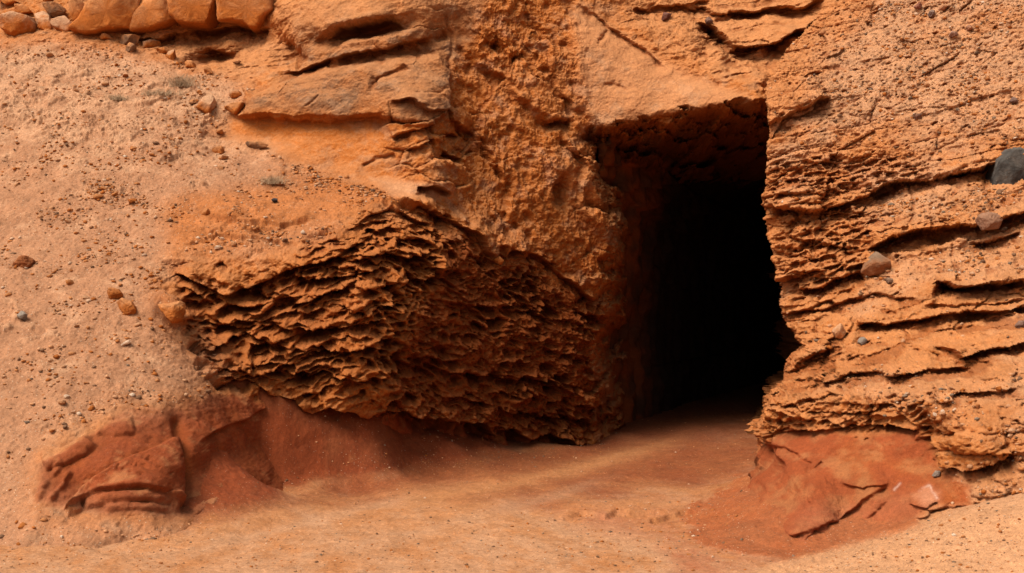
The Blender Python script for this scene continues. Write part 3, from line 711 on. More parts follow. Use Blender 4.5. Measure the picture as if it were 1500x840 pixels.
# pebbly crumbs on the ledges
B.h += (.05 * np.maximum(0, fbm(X * 8, Y * 8, Z * 10, 4, .7) - .1) * 3 * r_scree).astype(f32)
Lg = B.ledge
Lg([(1115, 186), (1140, 180), (1165, 166), (1195, 150), (1215, 142)], .22, .26, 24, 22)
Lg([(1112, 298), (1160, 308), (1210, 306), (1235, 300), (1270, 284), (1300, 268), (1380, 262), (1450, 245), (1500, 232), (1600, 210)], .24, .46, 30, 34, .06)
Lg([(1112, 288), (1180, 285), (1240, 275), (1290, 272)], .06, .1, 10, 9)
Lg([(1270, 366), (1290, 354), (1340, 342), (1400, 336), (1440, 330), (1500, 315), (1600, 290)], .24, .48, 26, 36, .06)
Lg([(1430, 352), (1470, 350), (1500, 340)], .08, .25, 14, 14)
Lg([(1155, 352), (1200, 356), (1250, 364)], .1, .16, 12, 10)
Lg([(1240, 402), (1262, 390), (1282, 378)], .1, .2, 14, 14)
Lg([(1165, 425), (1200, 428), (1240, 412), (1262, 398)], .2, .36, 18, 30)
Lg([(1152, 462), (1190, 452), (1240, 436), (1300, 432), (1345, 440)], .10, .14, 14, 10)
Lg([(1365, 408), (1400, 418), (1450, 415), (1510, 408), (1620, 392)], .32, .60, 24, 38, .06)
Lg([(1345, 445), (1400, 452), (1460, 446), (1510, 440)], .12, .12, 10, 8)
Lg([(1250, 478), (1300, 478), (1350, 466), (1400, 462), (1510, 450), (1620, 436)], .20, .42, 24, 34, .06)
Lg([(1362, 506), (1390, 516), (1410, 528), (1440, 512), (1510, 500), (1620, 480)], .24, .38, 24, 30, .06)
Lg([(1132, 548), (1160, 545), (1185, 528), (1210, 512)], .2, .34, 22, 26)
Lg([(1180, 562), (1220, 555), (1250, 545), (1310, 552), (1370, 540), (1440, 546)], .16, .26, 20, 26)
Lg([(1104, 632), (1150, 634), (1190, 632), (1222, 630), (1240, 622), (1280, 620), (1330, 628), (1352, 632)], .08, .10, 16, 16, .03)
Lg([(1368, 640), (1375, 685), (1410, 692), (1450, 680), (1490, 662)], .14, .30, 24, 18, .05)
Lg([(1370, 560), (1385, 590), (1420, 575), (1500, 568)], .06, .2, 12, 12)
B.blob(1225, 238, 10, 9, -.2); B.blob(1440, 362, 24, 14, -.22); B.blob(1420, 640, 40, 26, .15, 10, 4)
B.crack([(1280, 140), (1283, 165), (1278, 185)], .06, 2)
for ln in ([(1205, 300), (1212, 330), (1206, 356)], [(1330, 268), (1336, 300), (1330, 336)], [(1318, 432), (1326, 455), (1320, 474)], [(1190, 455), (1196, 480), (1190, 505)], [(1400, 340), (1394, 372), (1402, 405)], [(1452, 246), (1446, 280), (1452, 316)], [(1270, 556), (1276, 590), (1270, 622)]):
    B.crack(ln, .09, 3.2)
# clay: fracture lines, rounded lumps and a white mineral seam
B.crack([(1126, 660), (1150, 662), (1180, 676), (1187, 700), (1185, 745)], .10, 4)
B.crack([(1186, 690), (1200, 676)], .08, 3)

Lg([(1136, 790), (1180, 772), (1220, 758), (1262, 728), (1290, 712), (1305, 706)], .10, .06, 28, 14, .12, 5)
Lg([(1180, 800), (1200, 778), (1240, 768)], .08, .08, 18, 10, .12, 5)
Lg([(1104, 806), (1150, 812), (1200, 800)], .08, .08, 18, 10, .12, 5)
Lg([(1136, 782), (1160, 788), (1176, 790)], .06, .06, 14, 9, .12, 4)
B.ridge([(1118, 690), (1108, 740), (1085, 780)], .12, 16); B.ridge([(1190, 700), (1175, 745), (1150, 780)], .07, 14); B.ridge([(1290, 720), (1240, 760), (1200, 790)], .09, 18)
Lg([(1230, 712), (1262, 712), (1300, 704)], .08, .03, 12, 8)
Lg([(1330, 740), (1365, 750), (1390, 742)], .05, .06, 12, 8)
B.crack([(1158, 790), (1156, 806)], .06, 3); B.crack([(1180, 790), (1192, 772)], .06, 3)
edge = np.exp(-np.maximum(0, B.X - xe[:, None]) / .09) * sstep(.65, .9, B.Z)
B.h *= (1 - .7 * edge)
nB = normals(B)
fl = sstep(.0, .9, B.Yc)
hz_ = np.stack([nB[..., 0] * .5 * (1 - fl) - fl, -np.ones_like(B.X) * (1 - .8 * fl), np.full_like(B.X, -.12)], -1)
nB = hz_ * .85 + nB * .15
co = np.stack([B.X, B.Y, B.Z], -1) + nB * B.h[..., None]
co[..., 1] += B.Yc; co[..., 0] += curl + KX * B.Yc
co, h2 = refine(co, [(4.5, 5, .6, .05 * rock), (11, 4, .62, .032 * rock + .012), (30, 3, .65, .016 * rock + .009)])
B.h = B.h + h2.astype(f32)
B.co = co
up, fw = slope_up(co)
big = fbm(X * .6 + 8, Y * .6, Z * .8, 4); med = fbm(X * 2.2 + 1, Y * 2.2, Z * 4 + 5, 5, .6); fin = fbm(X * 8, Y * 8, Z * 10, 4, .65)
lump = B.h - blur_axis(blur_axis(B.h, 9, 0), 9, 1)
cB = np.broadcast_to(ORANGE * .55 + DUST * .45, X.shape + (3,)).copy()
cB = mix(cB, PALE * .92, sstep(-.05, .5, big + .4 * med + .5 * sstep(380, 60, V)) * .85)
cB = mix(cB, PALE * .92, r_scree * np.clip(.45 + .5 * med, 0, .8))
cB = mix(cB, ORANGE, sstep(.05, .4, -med) * .55 * (1 - r_scree))
cB = mix(cB, ORANGE * .5 + DUST * .5, B.mask([(1080, 190), (1080, 60), (1160, -60), (1290, -60), (1270, 20), (1210, 70), (1190, 130), (1165, 180)], 34, True, 40) * .9)
cB = mix(cB, DEEP, np.clip(B.pit, 0, 1) * .55)  # pits redder, and darkened with painted crevice shade
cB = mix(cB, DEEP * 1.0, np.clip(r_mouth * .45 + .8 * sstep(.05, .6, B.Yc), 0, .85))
cB = mix(cB, ORANGE * .9, A.__class__.mask(B, [(1108, 560), (1350, 590), (1490, 600), (1490, 700), (1380, 692), (1350, 640), (1108, 640)], 16) * .6)
cB = mix(cB, BROWN, sstep(.2, .5, fin - .3 * med) * .4 * (1 - r_clay))
cR = np.broadcast_to(np.array([.235, .052, .0145], f32), X.shape + (3,)).copy()
cR = mix(cR, ORANGE * .75, sstep(-.1, .4, big + .5 * med) * .4)
cR = mix(cR, DUST * .8, sstep(.15, .6, up) * sstep(-.1, .3, med) * .5)
cR = mix(cR, np.array([.28, .085, .038], f32), B.mask([(1180, 740), (1330, 720), (1380, 760), (1250, 800), (1150, 830), (1120, 820)], 20) * .5)
cB = mix(cB, cR, r_clay)
cB = mix(cB, PALE * np.array([1, .85, .85], f32), r_clay * (B.mask([(1338, 728), (1360, 714), (1382, 726), (1372, 744), (1352, 744)], 9, True, 14) * .6))
for ln in ([(1308, 716), (1316, 704)], [(1346, 722), (1362, 716), (1376, 734)]):
    mm = B.boxed(ln, 12); d_, _, _ = seg_dist(B.Uw[mm], B.Vw[mm], ln)
    tt = np.zeros(X.shape, f32); tt[mm] = np.exp(-(d_ / 1.8) ** 2) * sstep(-.3, .2, fin[mm]); cB = mix(cB, np.array([.55, .40, .32], f32), tt * .5)
cB = mix(cB, DUST * 1.1, rock * sstep(.3, .75, up) * .5)
cB = mix(cB, DEEP * .8, rock * sstep(.012, .06, -lump) * .5)  # hollows redder, their occlusion partly painted into the colour
spk = np.clip(.55 + .45 * r_scree - .5 * r_clay - .2 * r_mouth, .05, 1)
nz, nx = X.shape
qd = grid_quads(nz, nx)
drop = ((co[..., 1] > 31) | (B.Z < -.28)).ravel()
qd = qd[~drop[qd].any(1)]
fc = r_clay.ravel()[qd].mean(1)
cof, cf, sf = co.reshape(-1, 3), cB.reshape(-1, 3), spk.ravel()
tag(make_mesh('rock_outcrop', cof, qd[fc <= .5], cf, M_ROCK, extra=sf), 'layered pale orange rock outcrop right of the tunnel mouth, pitted with small holes', 'rock outcrop', kind='structure')
tag(make_mesh('clay_bank', cof, qd[fc > .5], cf, M_CLAY, extra=sf), 'bright red clay bank under the layered outcrop right of the track', 'clay bank', kind='structure')
B.Uf, B.Vf = UV(co[..., 0], co[..., 1], co[..., 2])
r_screeB = r_scree; r_clayB = r_clay
# ================================================================== the ground
G = Sheet()
xg = np.concatenate([-np.geomspace(600, 8.2, 60)[:-1], np.arange(-8, 6.6, .016 * RES), np.geomspace(6.7, 600, 60)])
yg = np.concatenate([-np.geomspace(600, 1, 40), np.linspace(0, 11.5, 60)[:-1], 11.5 + np.cumsum(np.concatenate([[0], np.geomspace(.014, .055, 640) * RES])), ])
yg = np.concatenate([yg, np.linspace(yg[-1] + .1, 60, 140), np.geomspace(61, 900, 30)])
G.X, G.Y = np.meshgrid(xg, yg)
g_ctrl = []
for (u, v, d) in [(0, 780, None), (200, 780, None), (400, 760, None), (700, 760, None), (900, 740, None), (450, 712, None), (600, 712, None), (720, 696, None), (835, 660, None), (900, 640, None), (1000, 700, None), (1040, 745, None), (1090, 812, None), (600, 830, None), (1000, 620, None), (100, 835, None), (300, 835, None), (900, 830, None), (1050, 836, None), (1000, 655, None)]:
    a, b = (u - 750) / F, (420 - v) / F
    s = -(sp + b * cp); y = CAM_Z * (cp - b * sp) / s
    g_ctrl.append((*P(u, v, y)[:2], 0.0))
for (u, v, d) in [(380, 700, 16.9), (330, 660, 16.4), (300, 620, 16.0), (360, 610, 17.0), (400, 640, 17.10), (430, 606, 17.60), (480, 640, 17.85), (500, 618, 18.20), (560, 640, 18.60), (560, 622, 18.90), (620, 660, 19.6), (640, 640, 20.2), (700, 662, 21.2), (700, 645, 21.5), (760, 662, 22.4), (780, 652, 22.9), (850, 652, 24.7), (580, 680, 18.7), (500, 690, 17.6), (440, 690, 17.2),
                  ]:
    g_ctrl.append(P(u, v, DD(d)))
for (u, v, d) in [(1045, 738, 17.1), (1062, 708, 19.0), (1095, 702, 17.9), (1085, 725, 16.7), (1068, 742, 16.35), (1100, 745, 15.85), (1112, 690, 17.9), (1080, 772, 15.2), (1055, 770, 15.65), (1100, 800, 14.45), (1130, 790, 14.55), (1130, 760, 15.1), (1200, 816, 13.7), (1130, 840, 13.1), (1250, 800, 14.3), (1320, 780, 14.2), (1350, 772, 14.05), (1420, 745, 13.8), (1500, 740, 13.3), (1400, 770, 13.3), (1300, 793, 13.5), (1500, 800, 12.6), (1500, 900, 11.4), (1700, 700, 13.3), (1300, 880, 12), (1500, 715, 13.9), (1460, 730, 13.9)]:
    x, y, z = P(u, v, d); g_ctrl.append((x, y, z))
g_ctrl += [(x, y, 0.) for x in (-3, 0, 3) for y in (4, 8)] + [(-7, 8, 0.), (-7, 11, 0.), (6, 5, .3), (4, 28, 0), (5, 34, 0), (3, 30, 0), (8, 45, 0), (-8, 20, .2), (-3, 26, .4)]
fineY = (G.Y > 1) & (G.Y < 60) & (np.abs(G.X) < 12)
def gfun(x, y):
    r = rbf(g_ctrl, np.clip(x, -9, 7), np.clip(y, 3, 46))
    far = np.clip((np.maximum(np.abs(x) - 9, np.abs(y - 24) - 24)) / 20, 0, 1)
    return r * (1 - far)
G.Z = coarse(gfun, G.X, G.Y, 5)
G.Z = blur_axis(blur_axis(G.Z, 5, 0), 7, 1)
X, Y, Z = [a.astype(f32) for a in (G.X, G.Y, G.Z)]
G.U, G.V = [a.astype(f32) for a in UV(G.X, G.Y, G.Z)]
bad = (G.Y < 7)
G.U[bad] = -9999; G.V[bad] = -9999
wu = fbm(X * 1.4, Y * 1.0, Z * 1.5, 5, .6); wv = fbm(X * 1.4 + 9, Y * 1.0, Z * 1.5, 5, .6)
G.Uw = G.U + 22 * wu; G.Vw = G.V + 9 * wv
G.rag = fbm(X * 1.3, Y * .8, Z * 2, 6, .65)
G.vary = np.clip(.5 + wu, 0, 1); G.h = np.zeros(X.shape, f32)
near = sstep(40, 26, np.abs(X)) * sstep(60, 40, Y)
bank = np.clip(G.Z / .45, 0, 1) * (X < 2.2) * (X > -6.5)
bank = blur_axis(blur_axis(bank.astype(f32), 4, 0), 8, 1)
G.h += (.035 * fbm(X * .8, Y * .8, Z, 4) + .02 * fbm(X * 3, Y * 1.8, Z * 3, 4, .6) + .018 * fbm(X * 14, Y * 12, Z * 9, 4, .7) + .012 * np.maximum(0, fbm(X * 5, Y * 5, Z * 5, 4, .7))) * near
G.h += (.10 * fbm(X * 1.6 + .5 * wu, Y * 1.3, Z * 2.2, 6, .58) + .05 * fbm(X * 2.6 + .6 * Y, Y * 1.1, Z * 2.2, 4, .55, ridge=True)) * bank
r_sand = G.mask([(1060, 860), (1130, 832), (1240, 800), (1330, 778), (1420, 742), (1560, 715), (1800, 700), (1800, 1400), (900, 1400)], 8)
G.h += (.05 * np.maximum(0, fbm(X * 9, Y * 6, Z * 8, 4, .7) - .12) + .012 * fbm(X * 30, Y * 20, Z * 20, 2)) * r_sand
Lg = G.ledge
Lg([(812, 759), (850, 752), (890, 757), (905, 750), (950, 752), (1000, 748)], .02, .05, 14, 5)
Lg([(950, 764), (985, 754), (1030, 748)], .02, .05, 14, 5)
Lg([(430, 655), (460, 640), (490, 640)], .04, .04, 14, 6)
r_foot = G.mask([(1000, 752), (1050, 728), (1090, 700), (1130, 690), (1330, 740), (1345, 775), (1260, 806), (1180, 826), (1100, 818), (1040, 800)], 7, False, 60)
G.h += (.04 * fbm(X * 1.8, Y * 1.8, Z * 2, 5, .55) + .025 * fbm(X * 5, Y * 4, Z * 5, 4, .55, ridge=True)) * r_foot
# two wheel ruts leading into the tunnel and cross ripples
def yrut(pts): return [(P(u, v, 1)[0], 0) for u, v in pts]
for ln, dp, w in (([(330, 790), (500, 742), (700, 706), (860, 672), (960, 640), (1010, 620)], .035, 14), ([(560, 800), (760, 752), (960, 700), (1040, 664), (1070, 640)], .025, 14), ([(120, 800), (350, 752), (470, 728), (560, 715)], .03, 10)):
    G.crack(ln, dp, w, .05)
rip = fbm(X * 1.8 + .5 * Y, Y * .9 - X * .6, Z * 2, 6, .66)
G.h += .012 * rip * sstep(30, 12, Y) * near
G.Z = G.Z + G.h
co = np.stack([G.X, G.Y, G.Z], -1); G.co = co
big = fbm(X * .35 + 4, Y * .3, Z, 4); med = fbm(X * 1.5 + .30 * Y, Y * .50 - .35 * X, Z * 2 + 5, 6, .66); fin = fbm(X * 7, Y * 5, Z * 8, 4, .65)
fin0 = fbm(X * 9, Y * 5, Z * 8, 5, .7)
cG = np.broadcast_to(np.array([.36, .150, .058], f32), X.shape + (3,)).copy()
cG = mix(cG, PALE * .88, sstep(-.1, .4, med + .3 * big + .3 * sstep(17, 12, Y) + .25 * fin0) * .6)
cG = mix(cG, np.array([.33, .120, .036], f32), sstep(.05, .4, -med + .3 * fin) * .55)
red_shade_m = G.mask([(430, 735), (480, 705), (560, 690), (640, 660), (830, 640), (880, 632), (1160, 640), (1110, 690), (1020, 720), (940, 720), (760, 735), (660, 726), (720, 706), (600, 720), (500, 730)], 26, False, 34)
cG = mix(cG, np.array([.185, .045, .013], f32), red_shade_m * np.clip(.9 + .35 * med, 0, .95))  # red soil, darkened with painted shade from the overhang
trk = np.zeros(X.shape, f32)
ln = [(600, 732), (700, 716), (860, 682), (960, 650), (1010, 628)]
mm = G.boxed(ln, 60); d_, _, _ = seg_dist(G.Uw[mm], G.Vw[mm] , ln); trk[mm] = np.exp(-(d_ / 12) ** 2)
cG = mix(cG, cG * .72, sstep(.12, .4, fin) * .6)
cG = mix(cG, DUST * .85, trk * .8)
for ln_, w_, k_ in (([(250, 815), (420, 770), (560, 735), (640, 722)], 9, .45), ([(380, 830), (620, 775), (800, 730), (930, 690)], 9, .35), ([(420, 735), (470, 760), (520, 800)], 8, .3)):
    mm = G.boxed(ln_, 40); d_, _, t_ = seg_dist(G.Uw[mm], G.Vw[mm], ln_); tt = np.zeros(X.shape, f32); tt[mm] = np.exp(-(d_ / w_) ** 2) * sstep(0, .2, t_) * sstep(0, .2, 1 - t_)
    cG = mix(cG, PALE * .9, tt * k_)
cG = mix(cG, RED * 1.25, G.mask([(800, 745), (1000, 744), (1110, 690), (1200, 790), (1130, 840), (1000, 850), (960, 790), (860, 770)], 22) * np.clip(.35 + .8 * med + .3 * fin, 0, .8))
apr = sstep(.02, .30, bank)
cG = mix(cG, RED * .8, apr * np.clip(.95 + .3 * med, 0, 1))
cG = mix(cG, DUST * .75, apr * sstep(.2, .45, .7 * med + .6 * fin) * .5)
cG = mix(cG, RED * 1.1, G.mask([(40, 740), (100, 752), (270, 760), (380, 705), (420, 700), (350, 760), (260, 782), (140, 775)], 8) * np.clip(.3 + 1.2 * med, 0, .8))
cR = mix(np.broadcast_to(RED * 1.2, X.shape + (3,)).copy(), np.array([.25, .08, .036], f32), sstep(-.1, .3, med) * .6)
cG = mix(cG, cR * np.array([1.0, 1.1, .95], f32), r_foot * np.clip(.8 + .9 * med, 0, 1))
cG = mix(cG, RED, G.mask([(290, 640), (400, 600), (470, 640), (480, 690), (440, 712), (380, 722), (330, 735), (290, 720)], 12, False, 26) * .9)
cG = mix(cG, np.array([.42, .207, .098], f32), r_sand * .85)
cG = mix(cG, RED * .55, sstep(22, 26, Y) * sstep(.2, 1.2, X) * .8)  # floor darkened into the mouth, tunnel shade put into its colour
spk = np.clip(.6 + .4 * r_sand, .05, 1)
qd = grid_quads(*X.shape)[:, ::1]
fb = (bank.ravel()[qd].mean(1) > .35) & (G.Y.ravel()[qd].mean(1) < 25.5)
cf, sf = cG.reshape(-1, 3), spk.ravel()
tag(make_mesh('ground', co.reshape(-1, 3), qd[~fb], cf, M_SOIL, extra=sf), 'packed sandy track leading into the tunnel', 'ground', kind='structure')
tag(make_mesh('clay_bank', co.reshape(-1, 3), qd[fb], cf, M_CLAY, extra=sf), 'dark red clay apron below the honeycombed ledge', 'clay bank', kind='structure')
G.Uf, G.Vf = UV(co[..., 0], np.maximum(co[..., 1], .6), co[..., 2]); G.Uf[bad] = -9999

# ================================================================== the tunnel
nt_, ny_ = 420, 360
th = np.linspace(0, 1, nt_)
yy = np.concatenate([np.linspace(0, 12, 250), np.linspace(12, 34, ny_ - 250)[:]])
PR = np.array([(-1.62, -.4), (-1.66, .6), (-1.72, 1.8), (-1.66, 3.2), (-1.52, 4.4), (-1.30, 5.15), (-.8, 5.5), (0, 5.62), (.9, 5.6), (1.6, 5.3), (2.0, 4.5), (2.1, 3.0), (2.1, 1.2), (2.0, -.4)])
sl_ = np.concatenate([[0], np.cumsum(np.hypot(*np.diff(PR, axis=0).T))]); sl_ /= sl_[-1]
px = np.interp(th, sl_, PR[:, 0]); pz = np.interp(th, sl_, PR[:, 1])
px = blur_axis(px[None], 6, 1)[0]; pz = blur_axis(pz[None], 6, 1)[0]
Yt, T = np.meshgrid(yy, th, indexing='ij')
PX = np.broadcast_to(px, Yt.shape); PZ = np.broadcast_to(pz, Yt.shape)
flare = 1 + 1.3 * np.clip((.35 - Yt) / .6, 0, 1) ** 2 * 0
shrink = 1 - .10 * sstep(1, 8, Yt)
cx = 3.22 + .235 * Yt + .010 * Yt ** 2
y0 = 25.2 - .55 * (PX - (-1.6)) * .9                    # the mouth is cut at a slant
front = 1 - sstep(1.0, 2.6, Yt)
Xt = cx + PX * (shrink + .22 * front)
Zt = PZ * np.where(PZ > 1, shrink + .10 * front, 1)
Ytw = y0 + Yt
nxx = np.gradient(pz); nzz = -np.gradient(px); nn = np.hypot(nxx, nzz); nxx, nzz = nxx / nn, nzz / nn      # inward
a, b, c = Xt.astype(f32), Ytw.astype(f32), Zt.astype(f32)
ht = .16 * fbm(a * .9, b * .9, c * .5, 4) + .12 * fbm(a * 2, b * 2.4, c * .9 + 4, 5, .6) + .05 * fbm(a * 6, b * 6, c * 4, 4, .6)
pil = b * 1.5 + .4 * fbm(a, b, c * .4, 3); fr_ = pil - np.floor(pil)
ht = ht + .16 * fbm(a * 1.6, b * 1.6, c * 2.2 + 9, 5, .62) + .16 * (1 - np.abs(2 * fr_ - 1) ** 2) * (np.abs(PX) > 1.2)
bedt = (c - .15 * b) * 2.2 + .5 * fbm(a, b, c, 2); fb_ = bedt - np.floor(bedt)
ht = ht + .12 * (1 - fb_) * (PZ > 4.2)
Xt = Xt + nxx * ht; Zt = Zt + nzz * ht
co = np.stack([Xt, Ytw, Zt], -1)
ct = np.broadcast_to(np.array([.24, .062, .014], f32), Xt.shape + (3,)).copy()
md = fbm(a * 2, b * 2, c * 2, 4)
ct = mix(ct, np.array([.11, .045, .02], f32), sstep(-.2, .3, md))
ct = mix(ct, np.array([.035, .02, .014], f32), sstep(1.5, 5.0, Yt + .6 * md).astype(f32))    # rock painted darker further in, standing in for the loss of daylight
q1 = grid_quads(*Xt.shape)
q1 = q1[:, ::-1]
# close the far end
n0 = len(co.reshape(-1, 3)); endc = co[-1].mean(0)
allco = np.concatenate([co.reshape(-1, 3), [endc]])
i = (ny_ - 1) * nt_ + np.arange(nt_ - 1)
cap = np.stack([i, i + 1, np.full_like(i, n0), np.full_like(i, n0)], 1)
allc = np.concatenate([ct.reshape(-1, 3), [[.03, .02, .014]]])
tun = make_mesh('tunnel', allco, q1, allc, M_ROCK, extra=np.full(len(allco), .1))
me = bpy.data.meshes.new('tunnel_end')
bpy.data.meshes.remove(me)
tag(tun, 'dark hewn tunnel running back into the cliff', 'tunnel', kind='structure')
# rear wall where the bore turns away
zz, ss = np.meshgrid(np.linspace(-.5, 6.5, 60), np.linspace(-4, 4, 60), indexing='ij')
ex = cx[-1, 0] + ss; ey = 25.2 + 33.5 + .2 * fbm(ex.astype(f32), zz.astype(f32), zz.astype(f32) * 0, 4)
tag(make_mesh('tunnel', np.stack([ex, ey, zz], -1).reshape(-1, 3), grid_quads(60, 60), np.broadcast_to(np.array([.03, .02, .014]), (3600, 3)), M_ROCK, extra=np.zeros(3600)), 'dark rock wall closing the far end of the tunnel', 'tunnel', kind='structure')  # near-black colour carries on the painted tunnel darkness
# unseen land behind the cliff top, added to stop light leaking in
hx, hy = np.meshgrid(np.linspace(-80, 80, 120), np.linspace(26, 160, 100))
hz = 6.5 + .45 * (hy - 26) * np.exp(-(hy - 26) / 160) + 1.2 * fbm((hx * .1).astype(f32), (hy * .1).astype(f32), (hx * 0).astype(f32), 4) + np.clip(np.abs(hx) - 12, 0, 40) * .05
hz = np.where(hy < 32, np.minimum(hz, 10 + 0 * hz), hz)
unseen_hill = make_mesh('unseen_hill', np.stack([hx, hy + 5, hz + 2.2], -1).reshape(-1, 3), grid_quads(100, 120), np.broadcast_to(SAND, (12000, 3)), M_SOIL, extra=np.ones(12000))
tag(unseen_hill, kind='structure')
# ================================================================== blocks, boulders and loose stones
M_STONE = rock_material('loose_stone', 1.2, .15, .6)
M_TWIG = bpy.data.materials.new('dry_twig'); M_TWIG.use_nodes = True
_b = M_TWIG.node_tree.nodes['Principled BSDF']; _b.inputs['Roughness'].default_value = .9
_n = M_TWIG.node_tree.nodes.new('ShaderNodeTexNoise'); _n.inputs['Scale'].default_value = 9
_c = M_TWIG.node_tree.nodes.new('ShaderNodeValToRGB'); _c.color_ramp.elements[0].color = (.20, .115, .055, 1); _c.color_ramp.elements[1].color = (.42, .28, .16, 1)
M_TWIG.node_tree.links.new(_n.outputs[0], _c.inputs[0]); M_TWIG.node_tree.links.new(_c.outputs[0], _b.inputs['Base Color'])

def surf(S, u, v):
    """point of the finished sheet that shows at photo pixel (u, v)"""
    d2 = (S.Uf - u) ** 2 + (S.Vf - v) ** 2
    near = np.where(d2 < 9, S.co[..., 1], 1e9)
    if near.min() < 1e8:
        i = np.unravel_index(np.argmin(near), d2.shape)
    else: i = np.unravel_index(np.argmin(d2), d2.shape)
    return S.co[i]

def outline_rock(name, pts, S, depth=.8, colr=ORANGE, col2=DUST, box=4.0, rough=.05, dy=0.0, seed=0, seat=None, nth=110, nph=56, fine=1.0, facets=12):
    """a solid stone whose outline from the front follows pts; it stands on the sheet S"""
    u0 = sum(p[0] for p in pts) / len(pts); v0 = sum(p[1] for p in pts) / len(pts)
    su, sv = seat or (u0, v0)
    d = float(surf(S, su, sv)[1]) + dy
    Q = np.array([P(u, v, d) for u, v in pts]); c = Q.mean(0)
    q = Q[:, [0, 2]] - c[[0, 2]]
    th = np.linspace(0, 2 * np.pi, nth, endpoint=False)
    R = np.zeros(nth)
    for i in range(len(q)):
        a, b = q[i], q[(i + 1) % len(q)]
        e = b - a
        den = np.cos(th) * e[1] - np.sin(th) * e[0]
        with np.errstate(divide='ignore', invalid='ignore'):
            t = (a[0] * e[1] - a[1] * e[0]) / den
            s = (a[0] * np.sin(th) - a[1] * np.cos(th)) / den
        ok = (t > 0) & (s >= -1e-6) & (s <= 1 + 1e-6)
        R = np.where(ok, np.maximum(R, t), R)
    R[R == 0] = R[R > 0].mean()
    R = (R + .2 * np.roll(R, 1) + .2 * np.roll(R, -1)) / 1.4
    size = R.mean()
    ph = np.linspace(-np.pi / 2 + .02, np.pi / 2 - .02, nph)
    e = 2.0 / box
    g = np.abs(np.cos(ph)) ** e; hgt = np.sign(np.sin(ph)) * np.abs(np.sin(ph)) ** e
    T, Pm = np.meshgrid(np.arange(nth), np.arange(nph))
    x = R[T] * np.cos(th[T]) * g[Pm]; z = R[T] * np.sin(th[T]) * g[Pm]
    y = hgt[Pm] * size * depth
    x = c[0] + x; z = c[2] + z; y = d + y
    co = np.stack([x, y, z], -1)
    cen = np.array([c[0], d, c[2]])
    n = (co - cen); n /= np.linalg.norm(n, axis=-1, keepdims=True)
    o = seed * 3.1
    a, b, cc_ = [(co[..., i] + o).astype(f32) for i in range(3)]
    s = 1.0 / size
    rs = np.random.RandomState(seed + 500)
    pl = (co - cen) * s
    pn = rs.normal(size=(facets, 3)); pn[:, 1] -= .5; pn /= np.linalg.norm(pn, axis=1)[:, None]
    for q_ in pn:
        dt = pl @ q_; lim = np.quantile(dt, rs.uniform(.80, .95))
        pl = pl - np.clip(dt - lim, 0, None)[..., None] * q_ * .92
    co = cen + pl * size
    h = size * rough * (2.2 * fbm(a * s * .9, b * s * .9, cc_ * s * .9, 3) + 1.0 * fbm(a * s * 2.5, b * s * 2.5, cc_ * s * 2.5, 5, .66, ridge=True)) + .022 * fine * fbm(a * 7, b * 7, cc_ * 8, 5, .62)
    co = co + n * h[..., None]
    t = fbm(a * 2.5, b * 2.5, cc_ * 2.5, 4, .6); t2 = fbm(a * 9, b * 9, cc_ * 9, 3, .6)
    cl = mix(np.broadcast_to(np.asarray(colr, f32), co.shape).copy(), np.asarray(col2, f32), sstep(-.3, .35, t + .3 * t2 + .5 * (n[..., 2] - .2)))
    quads = []
    idx = np.arange(nph * nth).reshape(nph, nth)
    nx_ = np.roll(idx, -1, axis=1)
    qd = np.stack([idx[:-1], nx_[:-1], nx_[1:], idx[1:]], -1).reshape(-1, 4)
    co = co.reshape(-1, 3); cl = cl.reshape(-1, 3)
    caps = []
    for row, ix in ((0, idx[0]), (nph - 1, idx[-1])):
        k = len(co); co = np.vstack([co, co[ix].mean(0)]); cl = np.vstack([cl, cl[ix[:1]]])
        for i in range(nth):
            j = ix[(i + 1) % nth]
            caps.append((k, j, ix[i], k) if row == 0 else (k, ix[i], j, k))
    return co, qd, np.array(caps), cl, c

def stone(name, label, cat, pts, S, group=None, **kw):
    co, qd, caps, cl, c = outline_rock(name, pts, S, **kw)
    me = bpy.data.meshes.new(name)
    org = np.array([c[0], co[:, 1].mean(), co[:, 2].min()])
    me.from_pydata((co - org).tolist(), [], qd.tolist() + [(a, b, d) for a, b, d, _ in caps.tolist()])
    me.polygons.foreach_set('use_smooth', np.ones(len(me.polygons), bool))
    at = me.color_attributes.new('tint', 'FLOAT_COLOR', 'POINT')
    c4 = np.ones((len(co), 4), f32) * .4; c4[:, :3] = cl; at.data.foreach_set('color', c4.ravel())
    me.materials.append(M_STONE)
    o = bpy.data.objects.new(name, me); col.objects.link(o); o.location = org
    tag(o, label, cat, group)
    return o

